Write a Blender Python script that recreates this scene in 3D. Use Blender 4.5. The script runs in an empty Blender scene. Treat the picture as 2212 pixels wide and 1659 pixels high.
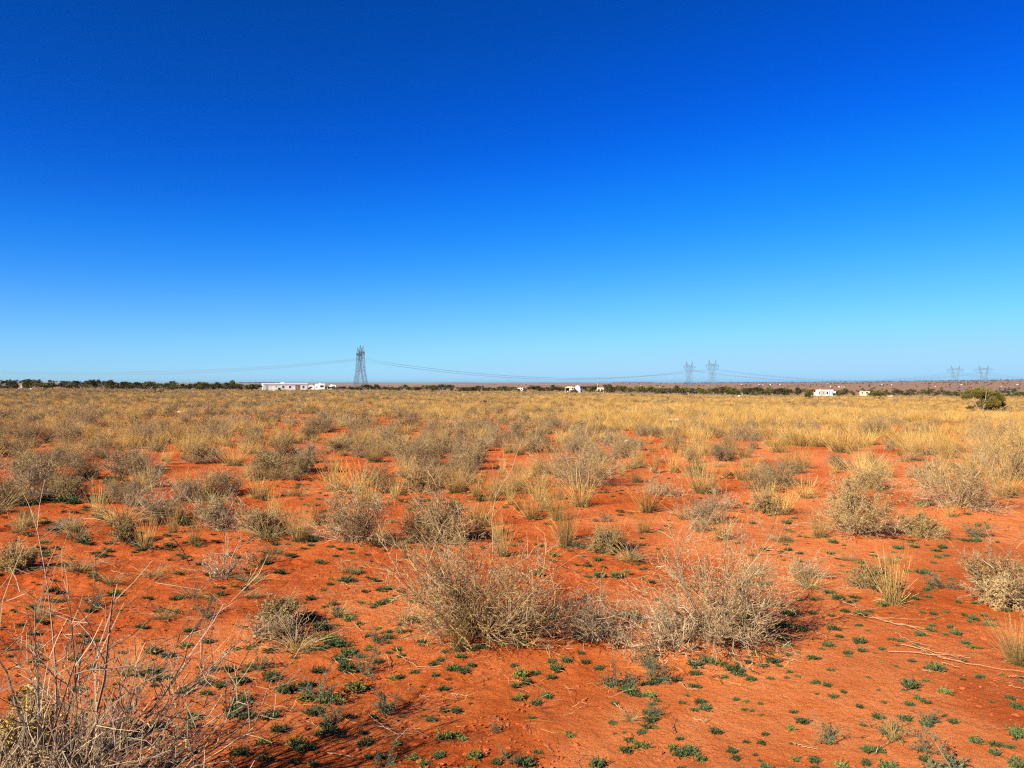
import bpy, math
import numpy as np
from mathutils import Vector, Matrix

# ------------------------------------------------------------------ camera, sky, sun, exposure
S = bpy.context.scene
EXPOSURE = 1.3
COL = S.collection
CAM_Z, F = 1.6, 1640.0          # eye height in metres; focal length in units of the 2212 x 1659 frame used for measuring
CX, CY = 1106.0, 829.5
cam_d = bpy.data.cameras.new("camera")
cam_d.sensor_width = 36.0
cam_d.lens = 36.0 * F / 2212.0
cam_d.clip_start, cam_d.clip_end = 0.05, 60000.0
cam = bpy.data.objects.new("camera", cam_d)
COL.objects.link(cam)
cam.location = (0, 0, CAM_Z)
cam.rotation_euler = (math.radians(90), 0, 0)
S.camera = cam

SUN_AZ, SUN_EL = math.radians(225.0), math.radians(30.0)     # clockwise from +Y
w = bpy.data.worlds.new("World"); S.world = w; w.use_nodes = True
nt = w.node_tree; nt.nodes.clear()
sky = nt.nodes.new("ShaderNodeTexSky"); sky.sky_type = 'NISHITA'; sky.sun_disc = False
sky.sun_elevation = SUN_EL; sky.sun_rotation = SUN_AZ
sky.altitude = 1700.0; sky.air_density = 1.0; sky.dust_density = 0.15; sky.ozone_density = 2.6
# tone response of the sky (deep blue overhead, cyan at the horizon, as the dry high air shows it)
mul = nt.nodes.new("ShaderNodeVectorMath"); mul.operation = 'SCALE'; mul.inputs[3].default_value = 0.127
sat = nt.nodes.new("ShaderNodeHueSaturation"); sat.inputs['Saturation'].default_value = 1.36
hsv = nt.nodes.new("ShaderNodeRGBCurve"); cm = hsv.mapping; cm.use_clip = False; cm.extend = 'HORIZONTAL'
def curve(c, pts):
    c.points[0].location = pts[0]; c.points[1].location = pts[-1]
    for p in pts[1:-1]: c.points.new(*p)
curve(cm.curves[0], [(0, 0), (.034, .001), (.053, .003), (.10, .014), (.29, .11), (.58, .23), (1, .34)])
curve(cm.curves[1], [(0, 0), (.159, .066), (.216, .10), (.323, .20), (.617, .43), (.847, .56), (1, .62)])
curve(cm.curves[2], [(0, 0), (.30, .24), (.418, .39), (.527, .58), (.70, .80), (.95, .84), (1, .85)])
cm.update()
bg = nt.nodes.new("ShaderNodeBackground"); bg.inputs[1].default_value = 1.2 / 2 ** EXPOSURE
out = nt.nodes.new("ShaderNodeOutputWorld")
nt.links.new(sky.outputs[0], mul.inputs[0]); nt.links.new(mul.outputs[0], sat.inputs['Color']); nt.links.new(sat.outputs[0], hsv.inputs['Color'])
nt.links.new(hsv.outputs[0], bg.inputs[0]); nt.links.new(bg.outputs[0], out.inputs[0])

sun_d = bpy.data.lights.new("sun", 'SUN'); sun_d.energy = 5.0; sun_d.angle = math.radians(0.53)
sun_d.color = (1.0, 0.85, 0.62)
sun = bpy.data.objects.new("sun", sun_d); COL.objects.link(sun)
to_sun = Vector((math.sin(SUN_AZ) * math.cos(SUN_EL), math.cos(SUN_AZ) * math.cos(SUN_EL), math.sin(SUN_EL)))
sun.rotation_euler = (-to_sun).to_track_quat('-Z', 'Y').to_euler()

S.view_settings.view_transform = 'Standard'; S.view_settings.look = 'None'
S.view_settings.exposure = EXPOSURE; S.view_settings.gamma = 1.0; S.view_settings.use_curve_mapping = False
S.render.engine = 'CYCLES'
S.cycles.max_bounces = 5; S.cycles.diffuse_bounces = 3; S.cycles.glossy_bounces = 2
S.cycles.transmission_bounces = 2; S.cycles.volume_bounces = 0; S.cycles.transparent_max_bounces = 4
S.cycles.use_denoising = False
S.cycles.use_adaptive_sampling = False
S.cycles.pixel_filter_type = 'BLACKMAN_HARRIS'; S.cycles.filter_width = 1.2

# ------------------------------------------------------------------ numeric helpers
def hashf(ix, iy, seed):
    h = (ix.astype(np.int64) * 374761393 + iy.astype(np.int64) * 668265263 + seed * 974634777) & 0xffffffff
    h = ((h ^ (h >> 13)) * 1274126177) & 0xffffffff
    h = h ^ (h >> 16)
    return (h & 0xffffff).astype(np.float64) / 0xffffff

def vnoise(x, y, seed=0):
    ix, iy = np.floor(x), np.floor(y)
    fx, fy = x - ix, y - iy
    fx = fx * fx * (3 - 2 * fx); fy = fy * fy * (3 - 2 * fy)
    a = hashf(ix, iy, seed); b = hashf(ix + 1, iy, seed)
    c = hashf(ix, iy + 1, seed); d = hashf(ix + 1, iy + 1, seed)
    return (a * (1 - fx) + b * fx) * (1 - fy) + (c * (1 - fx) + d * fx) * fy

def fbm(x, y, seed=0, n=4):
    s, a, t = 0.0, 1.0, 0.0
    for k in range(n):
        s = s + a * vnoise(x * 2 ** k + 17.3 * k, y * 2 ** k - 9.1 * k, seed + k); t += a; a *= 0.5
    return s / t

# terrain control: height of the ground at a depth (rows) along five view columns
T_COL = np.array([0, 550, 1106, 1700, 2212], float)
T_ROW = np.array([1, 15, 40, 90, 180, 320, 500, 900, 1500, 1900, 2500, 3100, 3500, 4200, 7000, 16000, 30000], float)
T_Z = np.array([
    [0, 0, 0, 0, 0], [0, 0, 0, 0, 0], [0, 0, -.05, -.2, -.45], [0, -.1, -.35, -1.0, -1.7],
    [-.15, -.45, -.9, -2.0, -2.7], [-.7, -1.25, -2.0, -3.6, -4.0], [-.8, -2.3, -3.6, -6.5, -6.8],
    [4.4, -4, -6, -9, -9.5], [5.5, -5.5, -7.5, -10, -10], [3, -6, -7.5, -7, -5.5], [0, -6, -6, -1.5, 6.5],
    [-2, -6, -3, 5, 14.5], [-2, -5, -2.5, 7.5, 18.5], [-2, -5, -4, 4, 12], [-2, -2, -2, -2, 0],
    [22, 24, 24, 14, 14], [45, 45, 45, 45, 45]], float)

def macro(x, y):
    x = np.asarray(x, float); y = np.asarray(y, float)
    yy = np.maximum(y, 1.0)
    col = np.clip(x / yy * F + CX, 0, 2212)
    ly, lr = np.log(yy), np.log(T_ROW)
    r = np.clip(np.interp(ly, lr, np.arange(len(T_ROW))), 0, len(T_ROW) - 1.0001)
    c = np.clip(np.interp(col, T_COL, np.arange(5)), 0, 3.9999)
    r0, c0 = r.astype(int), c.astype(int)
    fr, fc = r - r0, c - c0
    fc = fc * fc * (3 - 2 * fc); fr = fr * fr * (3 - 2 * fr) * .5 + fr * .5
    z = (T_Z[r0, c0] * (1 - fc) + T_Z[r0, c0 + 1] * fc) * (1 - fr) + (T_Z[r0 + 1, c0] * (1 - fc) + T_Z[r0 + 1, c0 + 1] * fc) * fr
    return z * np.clip((y - 5) / 20, 0, 1)

MOUNDS = []     # (x, y, radius, height) filled before the ground is built
def height(x, y):
    x = np.asarray(x, float); y = np.asarray(y, float)
    z = macro(x, y)
    d = np.hypot(x, y)
    z = z + (fbm(x / 3.1, y / 3.1, 5, 3) - .5) * .14 * np.clip((d - 1) / 4, 0, 1)
    z = z + (fbm(x / 30., y / 30., 8, 3) - .5) * np.clip((d - 30) / 100, 0, 1) * .5
    z = z + (fbm(x / 400., y / 400., 12, 4) - .5) * np.clip((d - 400) / 1500, 0, 1) * 3.0
    for mx, my, mr, mh in MOUNDS:
        q = ((x - mx) ** 2 + (y - my) ** 2) / (mr * mr)
        z = z + mh * np.exp(-q)
    return z

def gp(px, py, it=4):
    """point on the ground seen at (px, py) of the measuring frame"""
    z = 0.0; d = 5.0
    for _ in range(it):
        d = (CAM_Z - z) * F / (py - CY)
        z = float(height(np.array([(px - CX) * d / F]), np.array([d]))[0])
    return (px - CX) * d / F, d, z

def at(px, d):
    x = (px - CX) * d / F
    return x, d, float(height(np.array([x]), np.array([d]))[0])

def proj(x, y, z):
    return CX + x / y * F, CY - (z - CAM_Z) / y * F

# ------------------------------------------------------------------ mesh helpers
def mesh_np(name, V, Fq, mat, C=None, smooth=False):
    me = bpy.data.meshes.new(name)
    V = np.asarray(V, np.float32); Fq = np.asarray(Fq, np.int32)
    n, k = Fq.shape
    me.vertices.add(len(V)); me.vertices.foreach_set("co", V.ravel())
    me.loops.add(n * k); me.loops.foreach_set("vertex_index", Fq.ravel())
    me.polygons.add(n); me.polygons.foreach_set("loop_start", np.arange(0, n * k, k, dtype=np.int32))
    if C is not None:
        a = me.color_attributes.new("tint", 'FLOAT_COLOR', 'POINT')
        C4 = np.ones((len(V), 4), np.float32); C4[:, :3] = C
        a.data.foreach_set("color", C4.ravel())
    me.update(calc_edges=True)
    me.polygons.foreach_set("use_smooth", np.full(n, smooth))
    if mat: me.materials.append(mat)
    return me

class Bag:
    def __init__(s): s.V, s.F, s.C, s.n = [], [], [], 0
    def add(s, V, Fq, C):
        V = np.asarray(V, float)
        C = np.asarray(C, float)
        if C.ndim == 1: C = np.tile(C, (len(V), 1))
        s.V.append(V); s.F.append(np.asarray(Fq) + s.n); s.C.append(C); s.n += len(V)
    def mesh(s, name, mat, smooth=False):
        return mesh_np(name, np.concatenate(s.V), np.concatenate(s.F), mat, np.concatenate(s.C), smooth)

def unit(v): return v / np.maximum(np.linalg.norm(v, axis=-1, keepdims=True), 1e-9)

def tubes(P, R, sides=3):
    n, K, _ = P.shape
    T = np.empty_like(P); T[:, 1:-1] = P[:, 2:] - P[:, :-2]; T[:, 0] = P[:, 1] - P[:, 0]; T[:, -1] = P[:, -1] - P[:, -2]
    T = unit(T)
    ref = np.where(np.abs(T[:, :1, 2:3]) > .9, np.array([1., 0, 0]), np.array([0, 0, 1.]))
    U = unit(np.cross(T, np.broadcast_to(ref, T.shape))); W = np.cross(T, U)
    a = np.arange(sides) * 2 * np.pi / sides
    V = P[:, :, None, :] + R[:, :, None, None] * (np.cos(a)[None, None, :, None] * U[:, :, None, :] + np.sin(a)[None, None, :, None] * W[:, :, None, :])
    idx = np.arange(n * K * sides).reshape(n, K, sides)
    nx = np.roll(idx, -1, axis=2)
    Fq = np.stack([idx[:, :-1], nx[:, :-1], nx[:, 1:], idx[:, 1:]], -1).reshape(-1, 4)
    return V.reshape(-1, 3), Fq

def tube_col(c, K, sides=3):          # c (n,3) per tube or (n,K,3)
    if c.ndim == 2: c = np.repeat(c[:, None, :], K, 1)
    return np.repeat(c[:, :, None, :], sides, 2).reshape(-1, 3)

def grow(rng, P0, D, L, K, wig, up):
    n = len(P0); P = np.empty((n, K, 3)); P[:, 0] = P0; d = unit(D)
    for k in range(1, K):
        d = unit(d + rng.normal(0, wig, (n, 3)) + np.array([0, 0, up]))
        P[:, k] = P[:, k - 1] + d * (L / (K - 1))[:, None]
    return P

def along(rng, P, m, lo, hi):
    n, K, _ = P.shape
    i = np.repeat(np.arange(n), m); t = rng.uniform(lo, hi, n * m) * (K - 1)
    k = np.minimum(t.astype(int), K - 2); f = (t - k)[:, None]
    return P[i, k] * (1 - f) + P[i, k + 1] * f, unit(P[i, k + 1] - P[i, k]), i

def leaves(rng, p, d, ln, wd):
    n = len(p)
    s = unit(np.cross(d, rng.normal(0, 1, (n, 3)))) * wd[:, None]
    m = p + d * (ln * .5)[:, None]
    V = np.stack([p, m + s, p + d * ln[:, None], m - s], 1).reshape(-1, 3)
    return V, np.arange(n * 4).reshape(n, 4)

def pick(rng, n, cols, var=.16):
    c = np.array(cols)[rng.integers(0, len(cols), n)]
    return np.clip(c * (1 + rng.normal(0, var, (n, 1))) * (1 + rng.normal(0, .05, (n, 3))), .01, .9)

# ------------------------------------------------------------------ materials
def plant_mat(name, rough=.85, vary=.22, transl=0.0):
    m = bpy.data.materials.new(name); m.use_nodes = True; n = m.node_tree; n.nodes.clear()
    a = n.nodes.new("ShaderNodeAttribute"); a.attribute_name = "tint"
    oi = n.nodes.new("ShaderNodeObjectInfo")
    mr = n.nodes.new("ShaderNodeMapRange"); mr.inputs[3].default_value = .80 * (1 - vary); mr.inputs[4].default_value = .80 * (1 + vary)
    n.links.new(oi.outputs['Random'], mr.inputs[0])
    h = n.nodes.new("ShaderNodeHueSaturation"); n.links.new(a.outputs['Color'], h.inputs['Color']); n.links.new(mr.outputs[0], h.inputs['Value'])
    p = n.nodes.new("ShaderNodeBsdfPrincipled"); p.inputs['Roughness'].default_value = rough
    p.inputs['Specular IOR Level'].default_value = .25
    n.links.new(h.outputs[0], p.inputs['Base Color'])
    o = n.nodes.new("ShaderNodeOutputMaterial")
    if transl > 0:
        t = n.nodes.new("ShaderNodeBsdfTranslucent"); n.links.new(h.outputs[0], t.inputs[0])
        x = n.nodes.new("ShaderNodeMixShader"); x.inputs[0].default_value = transl
        n.links.new(p.outputs[0], x.inputs[1]); n.links.new(t.outputs[0], x.inputs[2]); n.links.new(x.outputs[0], o.inputs[0])
    else: n.links.new(p.outputs[0], o.inputs[0])
    return m

def solid(name, col, rough=.6, metal=0., noise=.12, scale=1.5, col2=None):
    m = bpy.data.materials.new(name); m.use_nodes = True; n = m.node_tree
    p = n.nodes["Principled BSDF"]; p.inputs['Roughness'].default_value = rough; p.inputs['Metallic'].default_value = metal
    tc = n.nodes.new("ShaderNodeTexCoord"); tx = n.nodes.new("ShaderNodeTexNoise"); tx.inputs['Scale'].default_value = scale; tx.inputs['Detail'].default_value = 6
    n.links.new(tc.outputs['Object'], tx.inputs['Vector'])
    r = n.nodes.new("ShaderNodeValToRGB"); c2 = col2 or tuple(c * (1 - noise * 2) for c in col)
    r.color_ramp.elements[0].position = .3; r.color_ramp.elements[1].position = .62
    r.color_ramp.elements[0].color = (*(c * .72 for c in c2), 1); r.color_ramp.elements[1].color = (*(c * .72 for c in col), 1)
    n.links.new(tx.outputs[0], r.inputs[0]); n.links.new(r.outputs[0], p.inputs['Base Color'])
    return m

M_WOOD = plant_mat("twig_bark"); M_LEAF = plant_mat("dry_leaf", transl=.15)
M_GRASS = plant_mat("straw_grass", rough=.7, transl=.2); M_GREEN = plant_mat("green_weed_leaf", rough=.75, vary=.3)
M_JUN = plant_mat("juniper_leaf", rough=.8, vary=.25)

def ground_mat():
    m = bpy.data.materials.new("red_sand"); m.use_nodes = True; n = m.node_tree; L = n.links
    p = n.nodes["Principled BSDF"]; p.inputs['Roughness'].default_value = .95; p.inputs['Specular IOR Level'].default_value = .1
    tc = n.nodes.new("ShaderNodeTexCoord")
    def noise(sc, det, rough=.6):
        t = n.nodes.new("ShaderNodeTexNoise"); t.inputs['Scale'].default_value = sc; t.inputs['Detail'].default_value = det; t.inputs['Roughness'].default_value = rough
        L.new(tc.outputs['Object'], t.inputs['Vector']); return t
    def ramp(src, a, ca, b, cb):
        r = n.nodes.new("ShaderNodeValToRGB"); e = r.color_ramp.elements
        e[0].position = a; e[0].color = (*ca, 1); e[1].position = b; e[1].color = (*cb, 1); L.new(src, r.inputs[0]); return r
    def mix(fac, a, b, mode='MIX'):
        x = n.nodes.new("ShaderNodeMix"); x.data_type = 'RGBA'; x.blend_type = mode
        if isinstance(fac, float): x.inputs[0].default_value = fac
        else: L.new(fac, x.inputs[0])
        for k, v in ((6, a), (7, b)):
            if isinstance(v, tuple): x.inputs[k].default_value = (*v, 1)
            else: L.new(v, x.inputs[k])
        return x.outputs[2]
    n1 = noise(.9, 6); n2 = noise(16, 8, .7); n3 = noise(90, 4); n4 = noise(.004, 8, .62)
    sand = ramp(n1.outputs[0], .35, (.40, .073, .011), .66, (.56, .150, .036))
    grit = ramp(n2.outputs[0], .30, (.72, .62, .52), .62, (1., 1., 1.))
    col = mix(.65, sand.outputs[0], grit.outputs[0], 'MULTIPLY')
    sp = ramp(n3.outputs[0], .66, (0, 0, 0), .74, (1, 1, 1))
    col = mix(sp.outputs[0], col, (.50, .19, .065))
    cr = n.nodes.new("ShaderNodeAttribute"); cr.attribute_name = "crust"
    pale = ramp(noise(3.5, 8, .7).outputs[0], .35, (.60, .165, .042), .66, (.72, .265, .095))
    col = mix(cr.outputs['Fac'], col, pale.outputs[0])
    at_ = n.nodes.new("ShaderNodeAttribute"); at_.attribute_name = "tint"
    sep = n.nodes.new("ShaderNodeSeparateColor"); L.new(at_.outputs['Color'], sep.inputs[0])
    straw = ramp(noise(1.1, 8, .75).outputs[0], .35, (.15, .09, .035), .62, (.38, .23, .07))
    col = mix(sep.outputs[0], col, straw.outputs[0])
    plain = ramp(n4.outputs[0], .42, (.20, .150, .105), .68, (.34, .14, .065))
    col = mix(sep.outputs[1], col, plain.outputs[0])
    far = ramp(noise(.0011, 7, .6).outputs[0], .45, (.19, .14, .11), .62, (.34, .27, .22))
    col = mix(sep.outputs[2], col, far.outputs[0])
    L.new(col, p.inputs['Base Color'])
    b1 = n.nodes.new("ShaderNodeBump"); b1.inputs['Strength'].default_value = 1.; b1.inputs['Distance'].default_value = .030
    L.new(noise(34, 9, .72).outputs[0], b1.inputs['Height'])
    b2 = n.nodes.new("ShaderNodeBump"); b2.inputs['Strength'].default_value = .8; b2.inputs['Distance'].default_value = .05
    L.new(noise(11, 10, .66).outputs[0], b2.inputs['Height']); L.new(b1.outputs[0], b2.inputs['Normal'])
    L.new(b2.outputs[0], p.inputs['Normal'])
    return m

# ------------------------------------------------------------------ scene-graph helpers
def tag(o, label=None, cat=None, group=None, kind=None):
    if label: o['label'] = label
    if cat: o['category'] = cat
    if group: o['group'] = group
    if kind: o['kind'] = kind
    return o
def link(name, me, parent=None, loc=None):
    o = bpy.data.objects.new(name, me); COL.objects.link(o)
    if parent: o.parent = parent
    if loc is not None: o.location = loc
    return o
def copy_tree(o):
    c = o.copy(); COL.objects.link(c)
    for ch in o.children:
        k = ch.copy(); COL.objects.link(k); k.parent = c
    return c

LAND = []        # (name, px, py) landmarks for telling plants apart
ITEMS = []       # (object, description, px, py) still to be labelled
ORD = ["nearest", "second", "third", "fourth", "fifth", "sixth", "seventh", "eighth", "ninth", "tenth", "eleventh", "twelfth", "thirteenth", "fourteenth", "fifteenth", "sixteenth", "seventeenth", "eighteenth", "nineteenth", "twentieth"]
def label_items():
    b = {}
    for o, desc, px, py in ITEMS:
        best = min(LAND, key=lambda l: (l[1] - px) ** 2 + (2.2 * (l[2] - py)) ** 2)
        dx, dy = px - best[1], 2.2 * (py - best[2])
        rel = ("left of" if dx < 0 else "right of") if abs(dx) >= abs(dy) else ("in front of" if dy > 0 else "behind")
        b.setdefault((desc, rel, best[0]), []).append((dx * dx + dy * dy, o))
    for (desc, rel, lm), v in b.items():
        v.sort(key=lambda t: t[0])
        for i, (_, o) in enumerate(v):
            if len(v) == 1: o['label'] = f"{desc} {rel} {lm}"
            elif i < len(ORD): o['label'] = f"{desc}, {ORD[i]} {rel} {lm}"
            else: o['label'] = f"{desc} farther {rel} {lm}"

# ------------------------------------------------------------------ plant generators (unit free, metres)
GREY = [(.31, .215, .13), (.22, .15, .095), (.42, .31, .19), (.37, .235, .12)]
PALE = [(.46, .37, .26), (.36, .28, .19), (.27, .205, .14), (.52, .40, .25)]
TAN = [(.52, .35, .14), (.44, .29, .12), (.34, .23, .10)]
OLIVE = [(.30, .23, .075), (.38, .28, .10), (.24, .19, .065)]
GOLDL = [(.52, .36, .12), (.42, .29, .10), (.34, .26, .10)]
STRAW = [(.62, .42, .125), (.52, .33, .095), (.42, .25, .07), (.72, .52, .20)]
DGREEN = [(.06, .095, .035), (.08, .12, .04), (.06, .085, .045), (.10, .135, .04)]
FGREEN = [(.12, .155, .085), (.09, .13, .07), (.16, .18, .09)]

def shrub_bags(seed, R=.5, H=.5, nst=22, nsec=8, nter=5, nleaf=4, lsz=.010, wood=GREY, leaf=OLIVE, rs=.0042, bias=(0, 0, 0), lo_el=.08, wig=.16, leaf_lo=.1, tall=0, tw=1.0):
    rng = np.random.default_rng(seed)
    az = rng.uniform(0, 2 * np.pi, nst); s = rng.uniform(lo_el, 1, nst) ** .9; el = np.arcsin(np.clip(s, 0, 1))
    D = np.stack([np.cos(az) * np.cos(el), np.sin(az) * np.cos(el), np.sin(el)], 1)
    Ln = 1 / np.sqrt((np.cos(el) / R) ** 2 + (np.sin(el) / H) ** 2) * rng.uniform(.62, 1.0, nst)
    if tall:
        k = rng.choice(nst, tall, False); Ln[k] *= rng.uniform(1.08, 1.28, tall)
    D = unit(D + np.array(bias))
    P0 = rng.normal(0, .04 * R, (nst, 3)); P0[:, 2] = -.03
    P = grow(rng, P0, D, Ln, 7, wig, .015)
    r = rs * rng.uniform(.6, 1.3, nst)
    Rr = r[:, None] * np.linspace(1, .35, 7)[None]
    W = Bag(); V, Fq = tubes(P, Rr, 4); W.add(V, Fq, tube_col(pick(rng, nst, wood) * .78, 7, 4))  # older stem bark darkened, also standing in for weak self-shadow
    p, t, i = along(rng, P, nsec, .12, .98)
    n2 = len(p); D2 = unit(t + rng.normal(0, .55, (n2, 3)) + np.array([0, 0, .12]))
    L2 = Ln[i] * rng.uniform(.18, .48, n2)
    P2 = grow(rng, p, D2, L2, 5, wig * 1.2, .03)
    R2 = (.0019 * tw * rng.uniform(.7, 1.3, n2))[:, None] * np.linspace(1, .5, 5)[None]
    V, Fq = tubes(P2, R2); W.add(V, Fq, tube_col(pick(rng, n2, wood) * .85, 5))  # branches darkened less than stems, same core shade put into colour
    if nter:
        p, t, i = along(rng, P2, nter, .15, 1.)
        n3 = len(p); D3 = unit(t + rng.normal(0, .7, (n3, 3)))
        L3 = L2[i] * rng.uniform(.25, .55, n3)
        P3 = grow(rng, p, D3, L3, 3, wig * 1.5, .02)
        R3 = (.00125 * tw * rng.uniform(.7, 1.3, n3))[:, None] * np.array([1, .8, .55])[None]
        V, Fq = tubes(P3, R3); W.add(V, Fq, tube_col(pick(rng, n3, wood), 3))
    else: P3, n3 = P2, n2
    Lf = None
    if nleaf:
        Lf = Bag()
        p, t, i = along(rng, P3, nleaf, 0, 1)
        keep = rng.uniform(size=len(p)) < np.clip((p[:, 2] / H - leaf_lo) * 3, .15, 1)
        p, t = p[keep], t[keep]; n = len(p)
        V, Fq = leaves(rng, p, unit(t * .6 + rng.normal(0, .7, (n, 3))), lsz * rng.uniform(.5, 1.4, n), lsz * .24 * rng.uniform(.6, 1.4, n))
        Lf.add(V, Fq, np.repeat(pick(rng, n, leaf), 4, 0))
    for b in (W, Lf):
        if b:
            for v in b.V: v[:, 2] = np.maximum(v[:, 2], -.05)
    return W, Lf

def grass_bag(seed, R=.25, H=.45, nb=120, width=.0022, cols=STRAW, base=((.16, .13, .06),), lean=.55, K=5, rb=.09, droop=-.05, fine=0):
    rng = np.random.default_rng(seed); B = Bag()
    az = rng.uniform(0, 2 * np.pi, nb); q = np.sqrt(rng.uniform(0, 1, nb))
    P0 = np.stack([np.cos(az) * q * rb, np.sin(az) * q * rb, np.full(nb, -.015)], 1)
    a2 = az + rng.normal(0, .5, nb); le = lean * (q * .8 + .2) * rng.uniform(.3, 1.3, nb)
    D = np.stack([np.cos(a2) * le, np.sin(a2) * le, np.ones(nb)], 1)
    L = H * rng.uniform(.35, 1.12, nb) * np.sqrt(1 + le * le * .4)
    P = grow(rng, P0, D, L, K, .09, droop)
    r = width * rng.uniform(.6, 1.3, nb)
    Rr = r[:, None] * np.linspace(1, .35, K)[None]
    V, Fq = tubes(P, Rr)
    tip = pick(rng, nb, cols); bs = pick(rng, nb, base); f = np.clip(np.linspace(0, 1.6, K), 0, 1)[None, :, None]
    B.add(V, Fq, tube_col(bs[:, None] * (1 - f) + tip[:, None] * f, K))
    m = nb // 2       # short broken leaves round the foot
    az = rng.uniform(0, 2 * np.pi, m); P0 = np.stack([np.cos(az) * rb, np.sin(az) * rb, np.zeros(m)], 1) * rng.uniform(.2, 1.1, (m, 1))
    D = np.stack([np.cos(az), np.sin(az), rng.uniform(.1, 1., m)], 1)
    P = grow(rng, P0, D, H * rng.uniform(.15, .45, m), 4, .25, -.12); P[:, :, 2] = np.maximum(P[:, :, 2], .002)
    V, Fq = tubes(P, np.full((m, 4), width * .7)); B.add(V, Fq, tube_col(pick(rng, m, list(cols) + list(base)), 4))
    return B

def cushion_bag(seed, n=70, nl=10, cols=DGREEN, flat=.5):
    rng = np.random.default_rng(seed); B = Bag()
    az = rng.uniform(0, 2 * np.pi, n); q = rng.uniform(0, .45, n)
    P0 = np.stack([np.cos(az) * q, np.sin(az) * q, np.zeros(n)], 1)
    el = rng.uniform(.12, 1.3, n); D = np.stack([np.cos(az) * np.cos(el), np.sin(az) * np.cos(el), np.sin(el)], 1)
    L = rng.uniform(.35, .75, n) * np.where(el > .9, flat, 1.)
    P = grow(rng, P0, D, L, 4, .18, .05)
    V, Fq = tubes(P, np.full((n, 4), .022)); c = pick(rng, n, cols); B.add(V, Fq, tube_col(c, 4))
    p, t, i = along(rng, P, nl, .15, 1.)
    m = len(p)
    V, Fq = leaves(rng, p, unit(t * .9 + rng.normal(0, .6, (m, 3)) + [0, 0, .2]), rng.uniform(.10, .24, m), rng.uniform(.03, .055, m))
    B.add(V, Fq, np.repeat(np.clip(c[i] * rng.uniform(.75, 1.4, (m, 1)), 0, 1), 4, 0))
    return B

def juniper_bags(seed, nclump=70, per=70, H=2.4, R=1.5, cols=((.10, .115, .028), (.075, .095, .028), (.13, .13, .03)), sz=.11, stems=5):
    rng = np.random.default_rng(seed); T, Cn = Bag(), Bag()
    az = rng.uniform(0, 2 * np.pi, stems); le = rng.uniform(.15, .9, stems)
    D = np.stack([np.cos(az) * le, np.sin(az) * le, np.ones(stems)], 1)
    P = grow(rng, rng.normal(0, .08, (stems, 3)) * [1, 1, 0] - [0, 0, .1], D, H * rng.uniform(.6, .85, stems), 7, .16, .02)
    V, Fq = tubes(P, (.045 * H / 2.4 * rng.uniform(.6, 1.3, stems))[:, None] * np.linspace(1.3, .3, 7)[None], 6)
    T.add(V, Fq, tube_col(pick(rng, stems, [(.20, .16, .13), (.28, .23, .18)]), 7, 6))
    p, t, i = along(rng, P, 7, .2, .95); n2 = len(p)
    out_ = unit(p * [1, 1, 0] + 1e-3)
    P2 = grow(rng, p, unit(t * .5 + out_ + rng.normal(0, .5, (n2, 3))), R * rng.uniform(.25, .75, n2), 5, .2, .06)
    V, Fq = tubes(P2, (.016 * rng.uniform(.6, 1.4, n2))[:, None] * np.linspace(1, .4, 5)[None]); T.add(V, Fq, tube_col(pick(rng, n2, [(.20, .16, .13), (.30, .25, .19)]), 5))
    # crown: lobed cloud of clumps
    lobes = rng.integers(4, 7); la = rng.uniform(0, 2 * np.pi, lobes)
    lc = np.stack([np.cos(la) * R * .5, np.sin(la) * R * .5, H * rng.uniform(.22, .66, lobes)], 1); lc[0] = (0, 0, H * .62)
    lr = R * rng.uniform(.42, .62, lobes)
    j = rng.integers(0, lobes, nclump)
    u = unit(rng.normal(0, 1, (nclump, 3))); u[:, 2] = np.abs(u[:, 2]) * .9 - .25
    c = lc[j] + u * (lr[j] * rng.uniform(.45, 1.0, nclump))[:, None] * [1, 1, .85 * H / 2.4]
    c[:, 2] = np.clip(c[:, 2], H * .10, H * 1.02)
    cc = pick(rng, nclump, cols, .25)
    k = np.repeat(np.arange(nclump), per); n = len(k)
    off = unit(rng.normal(0, 1, (n, 3))) * (rng.uniform(0, 1, n) ** .4)[:, None] * (R * .15 * rng.uniform(.6, 1.3, nclump)[k])[:, None]
    p = c[k] + off; p[:, 2] = np.maximum(p[:, 2], .03)
    d = unit(off * .6 + unit(p * [1, 1, 0] + 1e-3) * .1 + rng.normal(0, .4 * R * .15, (n, 3)) + [0, 0, .12])
    V, Fq = leaves(rng, p, d, sz * rng.uniform(.6, 1.6, n), sz * .28 * rng.uniform(.6, 1.4, n))
    Cn.add(V, Fq, np.repeat(np.clip(cc[k] * rng.uniform(.8, 1.25, (n, 1)), 0, 1), 4, 0))
    return T, Cn

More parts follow.
